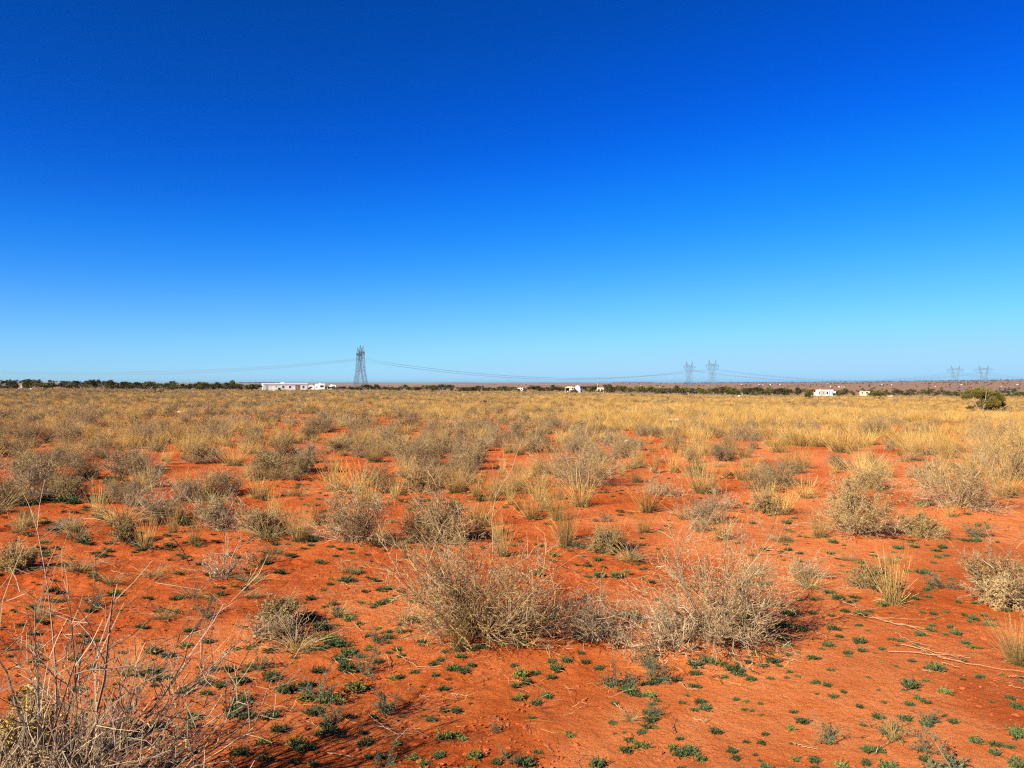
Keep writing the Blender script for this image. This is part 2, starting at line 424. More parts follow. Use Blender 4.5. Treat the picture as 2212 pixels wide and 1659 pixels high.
# ------------------------------------------------------------------ where the big plants stand (measuring-frame pixels of their foot)
# kind, px, py(foot), width px, height px, landmark name, label
HERO = [
 ("bare",   95, 1801, 640, 560, "the big bare bush at lower left", "big bare grey-twigged bush filling the lower left corner, branches leaning right", "HL"),
 ("dry",    30, 1655, 170, 230, "the yellow-leaved bush in the lower left corner", "dense little bush with yellow dry leaves under the big bare lower left bush", "LLG"),
 ("dry",  1030, 1372, 470, 262, "the central tangled shrub", "tangled shrub with olive yellow leaves, left of the two big central shrubs", "CL"),
 ("tangle",1300, 1378, 380, 120, "the grey twig tangle", "low sprawling tangle of grey twigs between the two big central shrubs", "CM"),
 ("tall",  1545, 1375, 300, 310, "the tall central shrub", "tall shrub with long upright stalks, right one of the two big central shrubs", "CR"),
 ("tangle",1440, 1392, 260, 90, "the fallen twigs under the tall shrub", "fallen grey twigs spreading left from the foot of the tall central shrub", "CRM"),
 ("grey",   765, 1168, 215, 130, "the dark-hearted shrub", "grey twiggy shrub with dark heart in front of the golden grass, left of centre", "L4"),
 ("grey",  1250, 1050, 235, 110, "the wide grey shrub", "wide mauve-grey rounded shrub behind the tall golden grass, right of centre", "C5"),
 ("olive", 1845, 1150, 230, 115, "the olive shrub pair", "olive leafed shrub with pale dead branches at its right foot", "R6"),
 ("olive", 2065, 1092, 235, 120, "the spreading olive shrub", "spreading olive and grey shrub with forked stem left of the right edge grass", "R7"),
 ("olive", 2195, 1035, 200, 140, "the tall shrub at the right edge", "largest dark olive shrub cut by the right edge", "R8"),
 ("grey",  2175, 1290, 190, 135, "the shrub with blond foliage", "grey shrub with pale blond curled foliage at the right edge", "R9"),
 ("grey",   885, 1004, 120, 75, "the blue-grey shrub", "blue-grey tangled shrub on a red sand patch, centre left", "C23"),
 ("olive",  578, 1022, 100, 75, "the olive domed bush", "olive domed bush with straight basal stems beside bare red sand", "L24"),
 ("grey",    52,  957, 120, 85, "the pale-fanned bush", "grey bush with a fan of pale twigs near the left edge", "L26"),
 ("grey",   178,  925, 110, 68, "the rounded grey bush", "rounded dark grey bush behind orange grass, upper left of the field", "L27"),
 ("grey",  1680, 1042, 110, 85, "the slate-grey shrub", "slate grey shrub with upright twigs on the right of the grass belt", "R28"),
 ("bare",   330, 1106, 130, 120, "the whitish bare shrub", "whitish bare stalked shrub standing on red sand, left", "L13"),
 ("bare",   485, 1242, 110, 90, "the small bare shrub", "small bare pinkish shrub with few thin stalks on open sand", "L20"),
 ("olive",   68, 1032, 110, 78, "the leafy bush near the left edge", "low yellowish leafy bush near the left edge", "L30"),
 ("grey",     5, 1092, 80, 85, "the dark shrub on the left edge", "dark grey shrub cut by the left edge", "L31"),
 ("dry",    560, 1150, 120, 65, "the blond curled bush", "blond curled dry bush left of the dark-hearted shrub", "L19"),
 ("tangle", 600, 1375, 190, 60, "the dead twig clump", "low clump of dead twigs and roots on a small sand mound", "L21"),
 ("grey",   590, 1345, 120, 60, "", "small ash-grey broom-like twigs behind the dead twig clump", ""),
 ("grey",  1880, 1268, 110, 60, "the half-hidden grey broom", "grey broom-like bush half hidden behind the tall straw tuft at right", "R11b"),
 ("tangle",1740, 1245, 130, 45, "", "low dead twig heap right of the tall central shrub", ""),
 ("tangle",1425, 1065, 150, 40, "", "dark sprawling dead twigs behind the twin straw tufts", ""),
 ("dry",   1990, 1150, 110, 50, "the curly blond plant", "low curly blond plant right of the olive shrub pair", "R6b"),
 ("dry",   1310, 1185, 90, 55, "", "small round olive plant left of the tall central shrub", ""),
 ("grey",   270, 1165, 60, 48, "", "small reddish broom bush on the left sand", ""),
 ("bare",  1562, 1100, 110, 60, "", "dark leafless plant with curved stems behind the tall central shrub", ""),
 ("grey",   655, 1015, 80, 55, "", "", ""), ("grey", 210, 985, 90, 60, "", "", ""), ("grey", 300, 950, 90, 60, "", "", ""),
 ("grey",   465, 955, 95, 78, "the pale upright shrub", "pale upright twiggy shrub in the left middle distance", "L465"),
 ("grey",   290, 1010, 110, 70, "", "", ""), ("olive", 425, 1000, 80, 55, "", "", ""), ("grey", 150, 1070, 110, 45, "", "", ""),
 ("grey",  1075, 965, 110, 62, "", "", ""), ("grey", 1180, 935, 90, 52, "", "", ""), ("grey", 690, 930, 80, 46, "", "", ""),
 ("grey",   800, 985, 70, 46, "", "", ""), ("grey", 1490, 935, 90, 42, "", "", ""), ("grey", 1600, 950, 80, 48, "", "", ""),
 ("grey",   940, 990, 90, 45, "", "", ""), ("grey", 1890, 945, 110, 48, "", "", ""), ("grey", 1990, 950, 80, 40, "", "", ""),
 ("grey",  2140, 960, 120, 60, "", "", ""), ("grey", 1995, 1030, 60, 42, "", "", ""), ("olive", 1500, 1030, 60, 35, "", "", ""),
 ("dry",   40, 1225, 90, 60, "the straw-topped bush", "dry bush with blond upright tips by the left edge", "L35"),
 ("dry",  1880, 1050, 90, 50, "", "", ""), ("dry", 1655, 1105, 90, 50, "", "", ""), ("grey", 1350, 985, 90, 50, "", "", ""),
]
TUFT = [   # px, py, width, height, kind, label
 (990, 1402, 75, 115, "tall", "upright straw stalks at the front foot of the central tangled shrub"),
 (1930, 1302, 90, 118, "tall", "tall pale straw tuft in front of the grey broom at right"),
 (2205, 1432, 110, 112, "fine", "fine golden broom grass with green foot at the right edge"),
 (1255, 1092, 90, 85, "tall", "tall golden grass in front of the wide grey shrub"),
 (1400, 1105, 80, 72, "tall", "back one of the twin straw tufts in the middle"),
 (1390, 1150, 55, 52, "tall", "front one of the twin straw tufts in the middle"),
 (1220, 1166, 70, 102, "tall", "tall straw tuft behind the grey twig tangle"),
 (1150, 1120, 90, 75, "tall", "straw tuft left of the tall straw tuft in the middle"),
 (985, 1063, 75, 62, "fine", "dense orange-gold grass dome with green foot on red sand"),
 (1030, 1072, 45, 58, "tall", "loose straw stalks touching the orange-gold grass dome"),
 (770, 1065, 110, 70, "tall", "golden grass rising behind the dark-hearted shrub"), (720, 1060, 80, 65, "tall", "golden grass at the upper left of the dark-hearted shrub"),
 (840, 1062, 70, 50, "tall", "golden grass at the upper right of the dark-hearted shrub"),
 (640, 1405, 95, 75, "mess", "bent yellow-green grass clump in front of the dead twig clump"),
 (170, 1232, 80, 48, "mess", "short messy straw clump on the left sand"), (590, 1195, 60, 40, "mess", ""),
 (440, 1115, 60, 62, "tall", ""), (325, 1112, 60, 30, "mess", ""), (240, 1135, 50, 45, "tall", ""), (395, 1060, 50, 50, "tall", ""),
 (150, 998, 80, 60, "fine", "orange grass dome near the left edge"), (505, 1005, 70, 48, "fine", "orange grass dome left of the olive domed bush"),
 (375, 952, 60, 48, "fine", ""), (130, 945, 70, 45, "fine", ""), (778, 958, 55, 38, "fine", "small orange grass dome on a red sand patch"),
 (425, 985, 75, 58, "tall", ""), (1655, 1095, 70, 60, "tall", ""), (1690, 1110, 70, 55, "tall", ""), (1740, 1075, 70, 50, "tall", ""),
 (1310, 1175, 60, 30, "mess", ""), (1360, 1210, 80, 50, "mess", ""), (1480, 1120, 70, 60, "mess", ""),
 (1870, 1045, 80, 60, "tall", ""), (1620, 1035, 60, 48, "tall", ""), (1850, 1010, 50, 30, "mess", ""), (2170, 1075, 80, 80, "tall", "straw tuft in front of the largest right edge shrub"),
 (1985, 1158, 60, 40, "mess", ""), (1640, 1240, 50, 40, "mess", ""), (1750, 1270, 70, 60, "mess", ""), (1925, 1215, 40, 40, "mess", ""),
 (20, 1195, 60, 50, "mess", ""), (415, 1290, 60, 45, "mess", ""), (355, 1335, 60, 45, "mess", ""), (540, 1255, 60, 35, "mess", ""),
 (1360, 1555, 50, 25, "mess", "flat wisp of dry grass on the bare front sand"), (1925, 1600, 45, 45, "tall", ""), (730, 1330, 50, 50, "mess", ""), (275, 1455, 70, 60, "mess", ""),
 (1000, 1345, 60, 70, "tall", ""), (880, 1340, 60, 50, "mess", ""), (1690, 1170, 50, 40, "mess", ""), (1830, 1210, 40, 30, "mess", ""),
 (240, 1260, 60, 40, "mess", ""), (90, 1330, 60, 55, "mess", ""), (470, 1110, 50, 55, "tall", ""), (545, 1290, 50, 35, "mess", ""), (620, 1300, 45, 40, "mess", ""), (330, 1245, 60, 40, "mess", ""), (750, 1235, 50, 35, "mess", ""), (215, 1120, 50, 55, "tall", ""), (560, 1075, 70, 60, "tall", ""), (640, 1070, 60, 40, "mess", ""), (610, 1150, 60, 60, "tall", ""), (40, 1150, 60, 50, "tall", ""), (500, 1060, 60, 50, "fine", ""), (300, 1060, 60, 55, "tall", ""), (110, 1060, 60, 45, "fine", ""), (1110, 1060, 60, 45, "fine", ""), (1170, 1075, 60, 60, "tall", ""), (1560, 1165, 70, 60, "tall", ""), (1770, 1160, 70, 70, "tall", ""), (690, 1130, 60, 60, "tall", ""), (1730, 1260, 60, 50, "tall", ""), (905, 1170, 70, 70, "tall", ""), (1085, 1200, 60, 80, "tall", ""),
]
FEATHER = [(1335, 1480, 90, 105), (1420, 1475, 60, 100), (1410, 1545, 45, 45), (1797, 1602, 70, 90), (2075, 1680, 150, 140), (1925, 1590, 90, 65), (2000, 1625, 60, 60),
 (1075, 1578, 40, 45), (560, 1445, 60, 90), (690, 1505, 90, 90), (790, 1455, 70, 70), (835, 1540, 80, 110), (830, 1650, 60, 90), (715, 1560, 60, 80), (1530, 1345, 60, 50),
 (2005, 1560, 60, 50), (1640, 1265, 60, 60), (2030, 1270, 80, 50), (445, 1330, 60, 50), (200, 1310, 70, 60), (120, 1140, 120, 35), (560, 1215, 60, 60), (2110, 1160, 90, 40), (1880, 1105, 60, 30), (800, 1080, 50, 35),
 (420, 1080, 80, 35), (60, 1085, 120, 35), (820, 1385, 60, 50), (1100, 1640, 60, 60), (1660, 1310, 60, 35), (1400, 1440, 80, 40), (1255, 1180, 60, 45), (945, 1030, 60, 30), (1300, 1125, 50, 30)]
HL = {}
for h in HERO:
    if h[5]: LAND.append((h[5], h[1], h[2]))
    if h[6]: HL[(h[1], h[2])] = h[6]
    x, y, z = gp(h[1], h[2])
    wr = h[3] * y / F
    if h[2] > 1000 and h[1] > 20: MOUNDS.append((x, y, max(wr * .38, .15), min(.05, wr * .06)))
LAND += [("the crushed can", 985, 1100), ("the twin straw tufts", 1395, 1125), ("the tall straw tuft at right", 1930, 1302), ("the feathery weeds", 1380, 1470),
         ("the bottom right green weed", 2075, 1650), ("the forked dead twig", 1935, 1610), ("the broom grass at the right edge", 2205, 1432), ("the wisp of dry grass", 1360, 1555),
         ("the orange-gold grass dome", 985, 1063), ("the lone green sprig", 1075, 1578), ("the bottom edge", 1106, 1680), ("the white jugs", 1452, 917),
         ("the straight fallen straw", 1990, 1500), ("the white paper scrap", 1353, 967), ("the crossed dry straws", 1540, 1620)]

# ------------------------------------------------------------------ ground: one sheet, fine near the camera
def axis(lo, hi, s0, a, b, k):
    v = list(np.arange(a, b + s0, s0)); s, x = s0, v[-1]
    while x < hi: s = max(s, s0 + k * (x - b)); x += s; v.append(x)
    s, x, vv = s0, a, []
    while x > lo: s = max(s, s0 + k * (a - x)); x -= s; vv.append(x)
    return np.array(vv[::-1] + v)
gx = axis(-20000, 20000, .0145, -3.6, 3.6, .034); gy = axis(-60, 30000, .0145, 2.6, 6.6, .028)
X, Y = np.meshgrid(gx, gy)
Z = height(X, Y)
D = np.hypot(X, Y)
near = np.clip((30 - D) / 15, 0, 1)
rough = np.clip(.35 + 1.5 * (.72 - np.clip((X * .35 + 3.2 - (Y - 3) * .15) / 5, 0, 1)) * 1.0 + (fbm(X / 1.3, Y / 1.3, 31, 2) - .5) * 1.6, .12, 1.3)
Xw = X + .16 * (fbm(X / .31, Y / .31, 201, 2) - .5); Yw = Y + .16 * (fbm(X / .27 + 9, Y / .27, 202, 2) - .5)
def rot_n(sc, deg, seed):
    c, s_ = math.cos(math.radians(deg)), math.sin(math.radians(deg)); return vnoise((Xw * c - Yw * s_) / sc, (Xw * s_ + Yw * c) / sc, seed) - .5
clod = np.clip(np.abs(rot_n(.23, 33, 21)) + .6 * np.abs(rot_n(.13, 71, 22)), 0, 1) * 1.3
fine = rot_n(.052, 17, 44) + rot_n(.067, 52, 45) + rot_n(.089, 81, 46) + .7 * rot_n(.04, 38, 47)
Z = Z + near * rough * (-.034 * clod + .0075 * fine + .016 * (fbm(X / .45, Y / .45, 23, 3) - .5))
CRUST = np.clip((.75 - rough) * 1.1 + (fbm(X / .9, Y / .9, 66, 4) - .5) * 1.6, 0, .9)
ny, nx = X.shape
idx = np.arange(nx * ny).reshape(ny, nx)
Fg = np.stack([idx[:-1, :-1], idx[:-1, 1:], idx[1:, 1:], idx[1:, :-1]], -1).reshape(-1, 4)
cov = np.clip((D - 35) / 70, 0, 1) ** .7 * .92 * np.clip(.55 + fbm(X / 9, Y / 9, 51, 3), 0, 1)
pl = np.clip((D - 330) / 250, 0, 1); fr_ = np.clip((D - 3600) / 2500, 0, 1)
Cg = np.stack([cov, pl, fr_], -1).reshape(-1, 3)
gm = mesh_np("ground", np.stack([X, Y, Z], -1).reshape(-1, 3), Fg, ground_mat(), Cg, True)
ca = gm.attributes.new("crust", 'FLOAT', 'POINT'); ca.data.foreach_set("value", CRUST.astype(np.float32).ravel())
ground = link("ground", gm); tag(ground, "red sandy ground rolling away to the plain and horizon", "ground", kind="structure")
del X, Y, Z, D, clod, rough, near, Xw, Yw, fine, Fg, idx

# distant mesas on the horizon
rng = np.random.default_rng(77)
m_mesa = solid("mesa_rock", (.26, .17, .15), .95, 0, .15, .004, (.19, .13, .12))
def mesa(px0, px1, top, d, name, label, seed):
    r = np.random.default_rng(seed); n = 60
    x0, x1 = (px0 - CX) * d / F, (px1 - CX) * d / F
    xs = np.linspace(x0, x1, n); u = (xs - x0) / (x1 - x0)
    zt = CAM_Z + (CY - top) * d / F
    prof = zt * np.minimum(1, np.minimum(u, 1 - u) * 7) * (1 + .10 * (fbm(u * 9 + seed, u * 0, seed, 3) - .5) * 2)
    V, Fq = [], []
    rows = [(-900, 0.), (-350, .55), (-120, .95), (0, 1.), (1500, 1.), (2200, 0.)]
    for k, (dy, h) in enumerate(rows):
        for i in range(n): V.append((xs[i], d + dy + (fbm(np.array([u[i] * 14]), np.array([k * .7]), seed, 3)[0] - .5) * 500, prof[i] * h - 20 * (h == 0) + 0))
    for k in range(len(rows) - 1):
        for i in range(n - 1): a = k * n + i; Fq.append((a, a + 1, a + n + 1, a + n))
    o = link(name, mesh_np(name, V, Fq, m_mesa)); tag(o, label, "hill", kind="structure")
mesa(515, 560, 825.6, 17000, "mesa", "small blue mesa on the horizon left of the mobile home", 3)
mesa(940, 1035, 826.2, 17500, "mesa", "long low mesa on the horizon left of centre", 4)
mesa(1140, 1190, 826.6, 18500, "mesa", "faint flat mesa on the central horizon", 9)
mesa(1210, 1262, 826.4, 18000, "mesa", "tiny mesa on the horizon above the barn shed", 6)
mesa(1330, 1420, 825.0, 17000, "mesa", "knobbly mesa group on the horizon left of the twin pylons", 5)
mesa(700, 760, 826.8, 18500, "mesa", "thin mesa on the horizon behind the tall pylon", 8)

# ------------------------------------------------------------------ heroes
def hero_bags(kind, seed, R, H):
    if kind == "bare": return shrub_bags(seed, R, H, 26, 6, 4, 0, wood=PALE, rs=.0036, wig=.13, lo_el=.25, tall=6)
    if kind == "dry": return shrub_bags(seed, R, H, 54, 11, 6, 6, .010, TAN + GREY + PALE, GOLDL + OLIVE, .0038, lo_el=.10, leaf_lo=-.2, tall=6)
    if kind == "tangle": return shrub_bags(seed, R, H, 40, 9, 5, 1, .009, PALE + GREY, OLIVE, .0034, lo_el=.02, wig=.3)
    if kind == "tall": return shrub_bags(seed, R, H * .92, 70, 10, 6, 5, .010, PALE + GREY, OLIVE + GOLDL, .0046, lo_el=.22, tall=12)
    if kind == "olive": return shrub_bags(seed, R, H, 46, 10, 6, 9, .014, GREY + PALE, OLIVE + GOLDL, .0046, lo_el=.16, wig=.2, tall=5)
    return shrub_bags(seed, R, H, 46, 10, 6, 6, .012, GREY + PALE[:1], OLIVE, .004, lo_el=.10, tall=5)
KD = {"bare": "bare pale twiggy shrub", "dry": "dry blond shrub", "tangle": "heap of dead twigs", "tall": "tall stalky shrub", "olive": "olive leafy shrub", "grey": "grey twiggy shrub"}
n_shrub_ind = 0
for k, (kind, px, py, wp, hp, lm, lab, _c) in enumerate(HERO):
    x, y, z = gp(px, py)
    R, H = wp * y / F / 2 * 1.08, hp * y / F * 1.04
    big = wp * hp
    if _c == "HL":
        W, Lf = shrub_bags(501, .80, .98, 60, 8, 5, 1, .012, wood=PALE + GREY[:2], rs=.0062, bias=(.20, .12, .0), lo_el=.14, wig=.11, tall=7, tw=1.25)
    elif _c == "LLG":
        W, Lf = shrub_bags(502, .26, .34, 36, 9, 6, 7, .016, TAN + GREY, GOLDL + [(.58, .42, .12)], .003, leaf_lo=-.3)
    else: W, Lf = hero_bags(kind, 600 + k, R, H)
    e = link("shrub", None, None, (x, y, z - .01)); e.empty_display_size = .1
    tag(e, lab or None, "shrub", "shrubs and bushes of the scrubland")
    if not lab: ITEMS.append((e, KD[kind], px, py))
    link("branches", W.mesh("branches", M_WOOD), e)
    if Lf: link("leaves", Lf.mesh("leaves", M_LEAF), e)
    n_shrub_ind += 1
x, y, z = gp(1106 - 1.5 / 2.15 * F, CY + 1.6 / 2.15 * F)
W, Lf = shrub_bags(503, .46, .58, 54, 9, 6, 2, .010, PALE + GREY, OLIVE, .0050, bias=(.2, .05, 0), lo_el=.10)
e = link("shrub", None, None, (x, y, z)); tag(e, "low branching bush at the very bottom left, nearest to the viewer", "shrub", "shrubs and bushes of the scrubland")
link("branches", W.mesh("branches", M_WOOD), e); link("leaves", Lf.mesh("leaves", M_LEAF), e)
# blond curled foliage at the right edge
x, y, z = gp(2165, 1308)
W, Lf = shrub_bags(911, .16, .27, 30, 10, 6, 8, .012, [(.55, .42, .25)], [(.66, .48, .24), (.56, .38, .18)], .003, leaf_lo=-.5)
e = link("shrub", None, None, (x, y, z)); tag(e, "pale blond curly plant hanging in front of the right edge shrub", "shrub", "shrubs and bushes of the scrubland")
link("branches", W.mesh("branches", M_WOOD), e); link("leaves", Lf.mesh("leaves", M_LEAF), e)

# grass tufts: shared meshes of unit height, scaled
GP = {
 "tall": [grass_bag(30 + i, nb=95, H=1., rb=.16, width=.0052, lean=.55, cols=STRAW, base=((.26, .20, .09), (.18, .15, .07))).mesh("straw_tuft", M_GRASS) for i in range(5)],
 "fine": [grass_bag(40 + i, nb=330, H=1., rb=.26, width=.0036, lean=.95, cols=[(.58, .36, .13), (.50, .30, .11), (.62, .42, .18)], base=((.14, .16, .05), (.2, .15, .06)), droop=-.02).mesh("straw_dome", M_GRASS) for i in range(4)],
 "mess": [grass_bag(50 + i, nb=90, H=1., rb=.30, width=.0075, lean=1.6, cols=STRAW + PALE, base=((.25, .22, .08),), droop=-.16).mesh("messy_tuft", M_GRASS) for i in range(4)],
}
GD = {"tall": "upright straw grass tuft", "fine": "dense golden grass dome", "mess": "short messy grass clump"}
rng = np.random.default_rng(5)
n_tuft = 0
for (px, py, wp, hp, kind, lab) in TUFT:
    x, y, z = gp(px, py); h = hp * y / F; ww = wp * y / F
    o = link("grass_tuft", GP[kind][n_tuft % len(GP[kind])], None, (x, y, z))
    o.scale = (ww / (.95 if kind == "tall" else 1.35),) * 2 + (h / 1.02,); o.rotation_euler.z = rng.uniform(0, 6.28)
    tag(o, lab or None, "grass tuft", "dry grass tufts")
    if not lab: ITEMS.append((o, GD[kind], px, py))
    n_tuft += 1

# feathery green weeds
FW = []
for i in range(4):
    W, Lf = shrub_bags(70 + i, .50, 1., 9, 9, 3, 5, .032, [(.17, .17, .11), (.13, .14, .08)], FGREEN, .010, lo_el=.35, wig=.12, leaf_lo=-1, tall=2, tw=3.0)
    FW.append((W.mesh("stems", M_WOOD), Lf.mesh("leaves", M_GREEN)))
for i, (px, py, wp, hp) in enumerate(FEATHER):
    x, y, z = gp(px, py)
    e = link("feathery_weed", None, None, (x, y, z - .005)); s = wp * y / F / .9; e.scale = (s, s, hp * y / F)
    e.rotation_euler = (rng.normal(0, .12), rng.normal(0, .12), rng.uniform(0, 6.28))
    tag(e, None, "weed", "feathery grey-green weeds"); ITEMS.append((e, ("tall " if hp > 75 else "low ") + "feathery grey-green weed", px, py))
    link("stems", FW[i % 4][0], e); link("leaves", FW[i % 4][1], e)

# ------------------------------------------------------------------ cushion weeds, traced from the photograph
TILES = {
 (1024, 2304): "780,25,80 855,30,50 1025,20,50 635,55,45 575,105,50 470,185,60 310,235,70 420,225,40 665,230,60 1070,220,60 585,255,50 1005,260,40 1105,120,40 1195,160,30 720,325,70 835,335,50 800,380,30 1355,365,80 1240,405,40 890,400,50 1245,465,60 965,505,50 1130,515,40 1090,480,35 1075,560,30 1150,565,40 1425,555,60 1220,615,70 1245,675,60 1150,650,50 1590,710,60 1525,745,70 1640,640,50 1760,675,70 1550,400,80 1960,590,90 2130,575,60 1875,620,50 800,640,100 720,690,90 770,780,110 530,800,80 860,935,140 1235,860,50 1540,845,50 1700,780,90 1790,790,90 1860,755,60 1660,875,40 480,1155,100 600,1260,90 1610,950,80 1135,1135,50 1515,1225,70 1620,1140,60 1725,1145,70 1435,1195,40 1620,1370,130 1700,1350,110 1790,1390,80 1350,1550,110 1570,1530,90 1450,1600,80 1895,1530,120 1840,1650,120 2070,1590,70 955,1550,50 1070,1545,60 930,1420,90 720,1370,50 910,1340,50 1010,1200,50 1250,1200,40 1850,1090,30 140,850,120 250,960,120 430,1020,140 640,1030,160 190,1300,100 120,1180,120 60,1410,100 330,1410,110 480,1470,60 310,1590,60 70,1560,80 490,1610,60 690,560,130 560,420,120 450,330,110 620,520,120",
 (2048, 2304): "350,340,80 470,390,40 570,335,60 660,390,70 40,550,60 70,560,100 600,515,100 745,505,80 910,505,60 1010,320,120 1080,350,90 1580,740,110 1680,710,90 1740,735,70 1800,735,90 1920,780,130 1960,820,90 2040,730,60 2080,645,80 2040,685,40 1255,665,60 2170,760,60 465,715,70 335,725,60 20,760,60 595,650,50 630,730,60 380,785,90 80,830,120 190,820,70 125,905,70 330,860,60 25,935,60 300,1020,80 205,1075,80 75,1030,80 20,1045,50 165,1210,50 835,930,60 1010,970,110 1200,1005,90 1150,1010,60 1210,900,90 1130,920,50 1425,885,60 1580,825,70 1835,860,60 2055,870,80 1560,935,60 1610,945,50 1465,1080,50 885,1090,50 1250,1060,50 1210,1095,50 1180,1160,80 1230,1170,80 1200,1220,100 1160,1290,70 1110,1330,70 1240,1300,50 870,1250,70 1935,1055,50 2020,1070,60 2000,1140,50 2065,1150,50 1755,1325,80 1440,1390,60 1010,1395,80 1100,1435,120 980,1485,90 1380,1470,80 1450,1510,110 1540,1480,110 1620,1560,80 1890,1495,80 1935,1565,70 2020,1415,50 2155,1430,60 2185,1355,50 1470,1650,80 215,1510,60 110,1590,120 735,1610,110 890,1350,30 970,1340,30 2095,1530,40 2145,1585,30 1510,1020,40",
 (3072, 2304): "190,300,120 280,440,90 60,400,110 150,410,90 120,520,80 155,580,80 20,650,60 170,670,50 375,690,70 255,670,40 40,720,80 90,760,50 20,870,50 180,815,50 255,855,45 165,870,40 540,800,50 510,930,60 420,905,60 390,915,40 520,585,70 560,440,70 610,455,40 615,510,50 465,620,40 785,545,80 810,630,60 680,650,60 690,680,40 920,655,30 980,615,45 860,865,45 655,990,50 960,975,35 1180,975,40 1230,925,120 1355,890,60 1290,1035,70 1360,1070,70 1535,980,90 1000,1080,45 1225,1095,60 790,1115,50 210,1160,60 290,1240,80 200,1435,40 640,1610,110 400,1640,50 200,1655,50 850,1490,80 950,1480,90 845,1600,70 1020,1620,120 1340,1570,70 1790,1405,90 1960,1430,90 2090,1460,60 1960,1510,80 2160,1340,140 2150,1610,110 2095,1035,60 2140,1110,80 1930,1075,40 1600,1240,70 1450,1240,50 1525,1180,40 1180,1210,90 950,1200,80 1360,1260,80 1820,845,65 2020,835,50 2180,855,40 1690,720,45 1450,780,100 1310,485,70 1410,410,45 1570,420,45 1625,475,70 1700,560,60 1760,595,70 1830,610,40 1530,485,40 1060,530,50 1140,545,50 1120,590,40 1280,580,50 1105,770,35 1240,720,50 1360,780,35 780,410,50 860,460,35 380,305,60 540,325,50 255,190,60 400,185,60 460,190,40 610,175,80 740,165,70 710,210,50 520,120,80 990,230,90 1040,200,40 1270,180,60 800,310,80 670,290,60 1060,310,30 870,290,50 1370,100,60 1380,165,50 1430,310,50 1330,300,40 1530,295,40 1740,375,40 1810,365,35 1860,320,50 1690,320,40 2060,280,60 1910,400,80",
 (0, 2304): "450,110,80 180,410,60 1860,80,50 1910,85,40 2040,615,60 1850,795,60 1980,790,80 2070,880,120 1900,930,80 2080,1040,130 2020,1130,120 1990,1180,90 1640,1270,80 1770,900,100 2160,1200,80 990,130,120 1010,290,40 950,1050,50 800,780,70 1330,930,50 1670,1500,60",
 (0, 1550): "215,1110,80 400,1150,80 480,1175,40 520,1210,60 665,1225,80 720,1310,100 760,1335,50 900,1335,30 1435,1255,60 1695,1310,60 1600,1330,50 1465,1385,50 1535,1430,40 1465,1475,35 1595,1465,50 1540,1580,70 400,1410,80 380,1325,70 250,1260,60 150,1310,50 640,1065,50 720,1045,45 1490,990,90 1570,1150,100 1850,1130,120 980,890,50 560,950,130 640,970,100 850,960,120 250,980,110 130,980,110 400,950,90 990,770,110 930,810,90 780,760,80 1080,830,70",
 (1024, 1550): "500,1300,90 400,1285,50 645,1360,50 715,1380,45 825,1415,45 965,1435,40 860,1580,70 190,1400,40 270,1340,50 90,1490,80 200,1580,80 965,1630,40 1025,1645,50 780,1645,90 640,1640,40 330,680,120 1690,990,80 1470,970,30 1250,970,30 1605,960,40 1945,960,70 370,830,40 300,855,30 2070,660,40",
 (2048, 1550): "1020,1420,70 740,1475,60 790,1535,40 500,1400,45 610,1450,40 770,1415,50 350,1425,80 230,1600,60 650,1620,50 560,1520,40 900,1610,80 990,1580,60 760,1600,90 1100,1470,50 1145,1550,40 1080,1515,35 930,1055,50 1020,1075,35 935,1090,40 845,1085,25 810,890,40 945,880,25 940,910,30 1890,735,70 1900,565,60 2140,1030,50 2000,1060,30 1915,1115,30 2075,1160,50 1760,1040,30 2180,1390,60 2080,1440,50",
 (3072, 1550): "230,1120,40 170,1160,60 330,1285,35 270,1275,40 160,1310,60 150,1345,45 170,1390,55 275,1420,50 545,1420,60 560,1325,60 800,1505,60 1325,1575,90 1205,1570,60 1260,1360,60 1125,1375,60 1085,1415,40 1375,1355,30 1500,1370,60 1450,1395,60 1465,1450,60 1535,1440,50 1430,1505,40 1720,1310,60 1790,1310,70 1360,990,100 1320,1010,60 1730,1080,50 895,1415,30 920,1445,50 655,1355,30 660,1385,25 680,1580,40 640,1530,40 130,1480,40 1650,1300,40 1540,1290,45 1095,1250,30"}
CU = [cushion_bag(80 + i).mesh("cushion", M_GREEN) for i in range(5)] + [cushion_bag(90 + i, 40, 8, [(.16, .20, .05), (.12, .17, .05)]).mesh("cushion_pale", M_GREEN) for i in range(2)]
ros = []
for (ox, oy), s in TILES.items():
    for t in s.split():
        a, b, c = map(float, t.split(","))
        px, py = (ox + a / 2.16) / 1.8517, (oy + b / 2.16) / 1.8517 + c / 14
        ros.append((px, py, c / 4.0))
rng = np.random.default_rng(11)
ros.sort(key=lambda r: -r[2])
stuff_ros = []
for i, (px, py, wpx) in enumerate(ros):
    x, y, z = gp(px, py); R = wpx * y / F * .86
    v = 5 + int(rng.integers(2)) if rng.uniform() < .16 else int(rng.integers(5))
    if i < 300:
        o = link("cushion_weed", CU[v], None, (x, y, z - .004)); o.scale = (R, R, R * rng.uniform(.8, 1.4)); o.rotation_euler.z = rng.uniform(0, 6.28)
        tag(o, None, "weed", "small green cushion weeds")
        ITEMS.append((o, ("broad" if wpx > 22 else "small" if wpx > 13 else "tiny") + (" yellow-green" if v > 4 else " dark green") + " cushion weed", px, py))
    else: stuff_ros.append((x, y, z - .004, R, v))
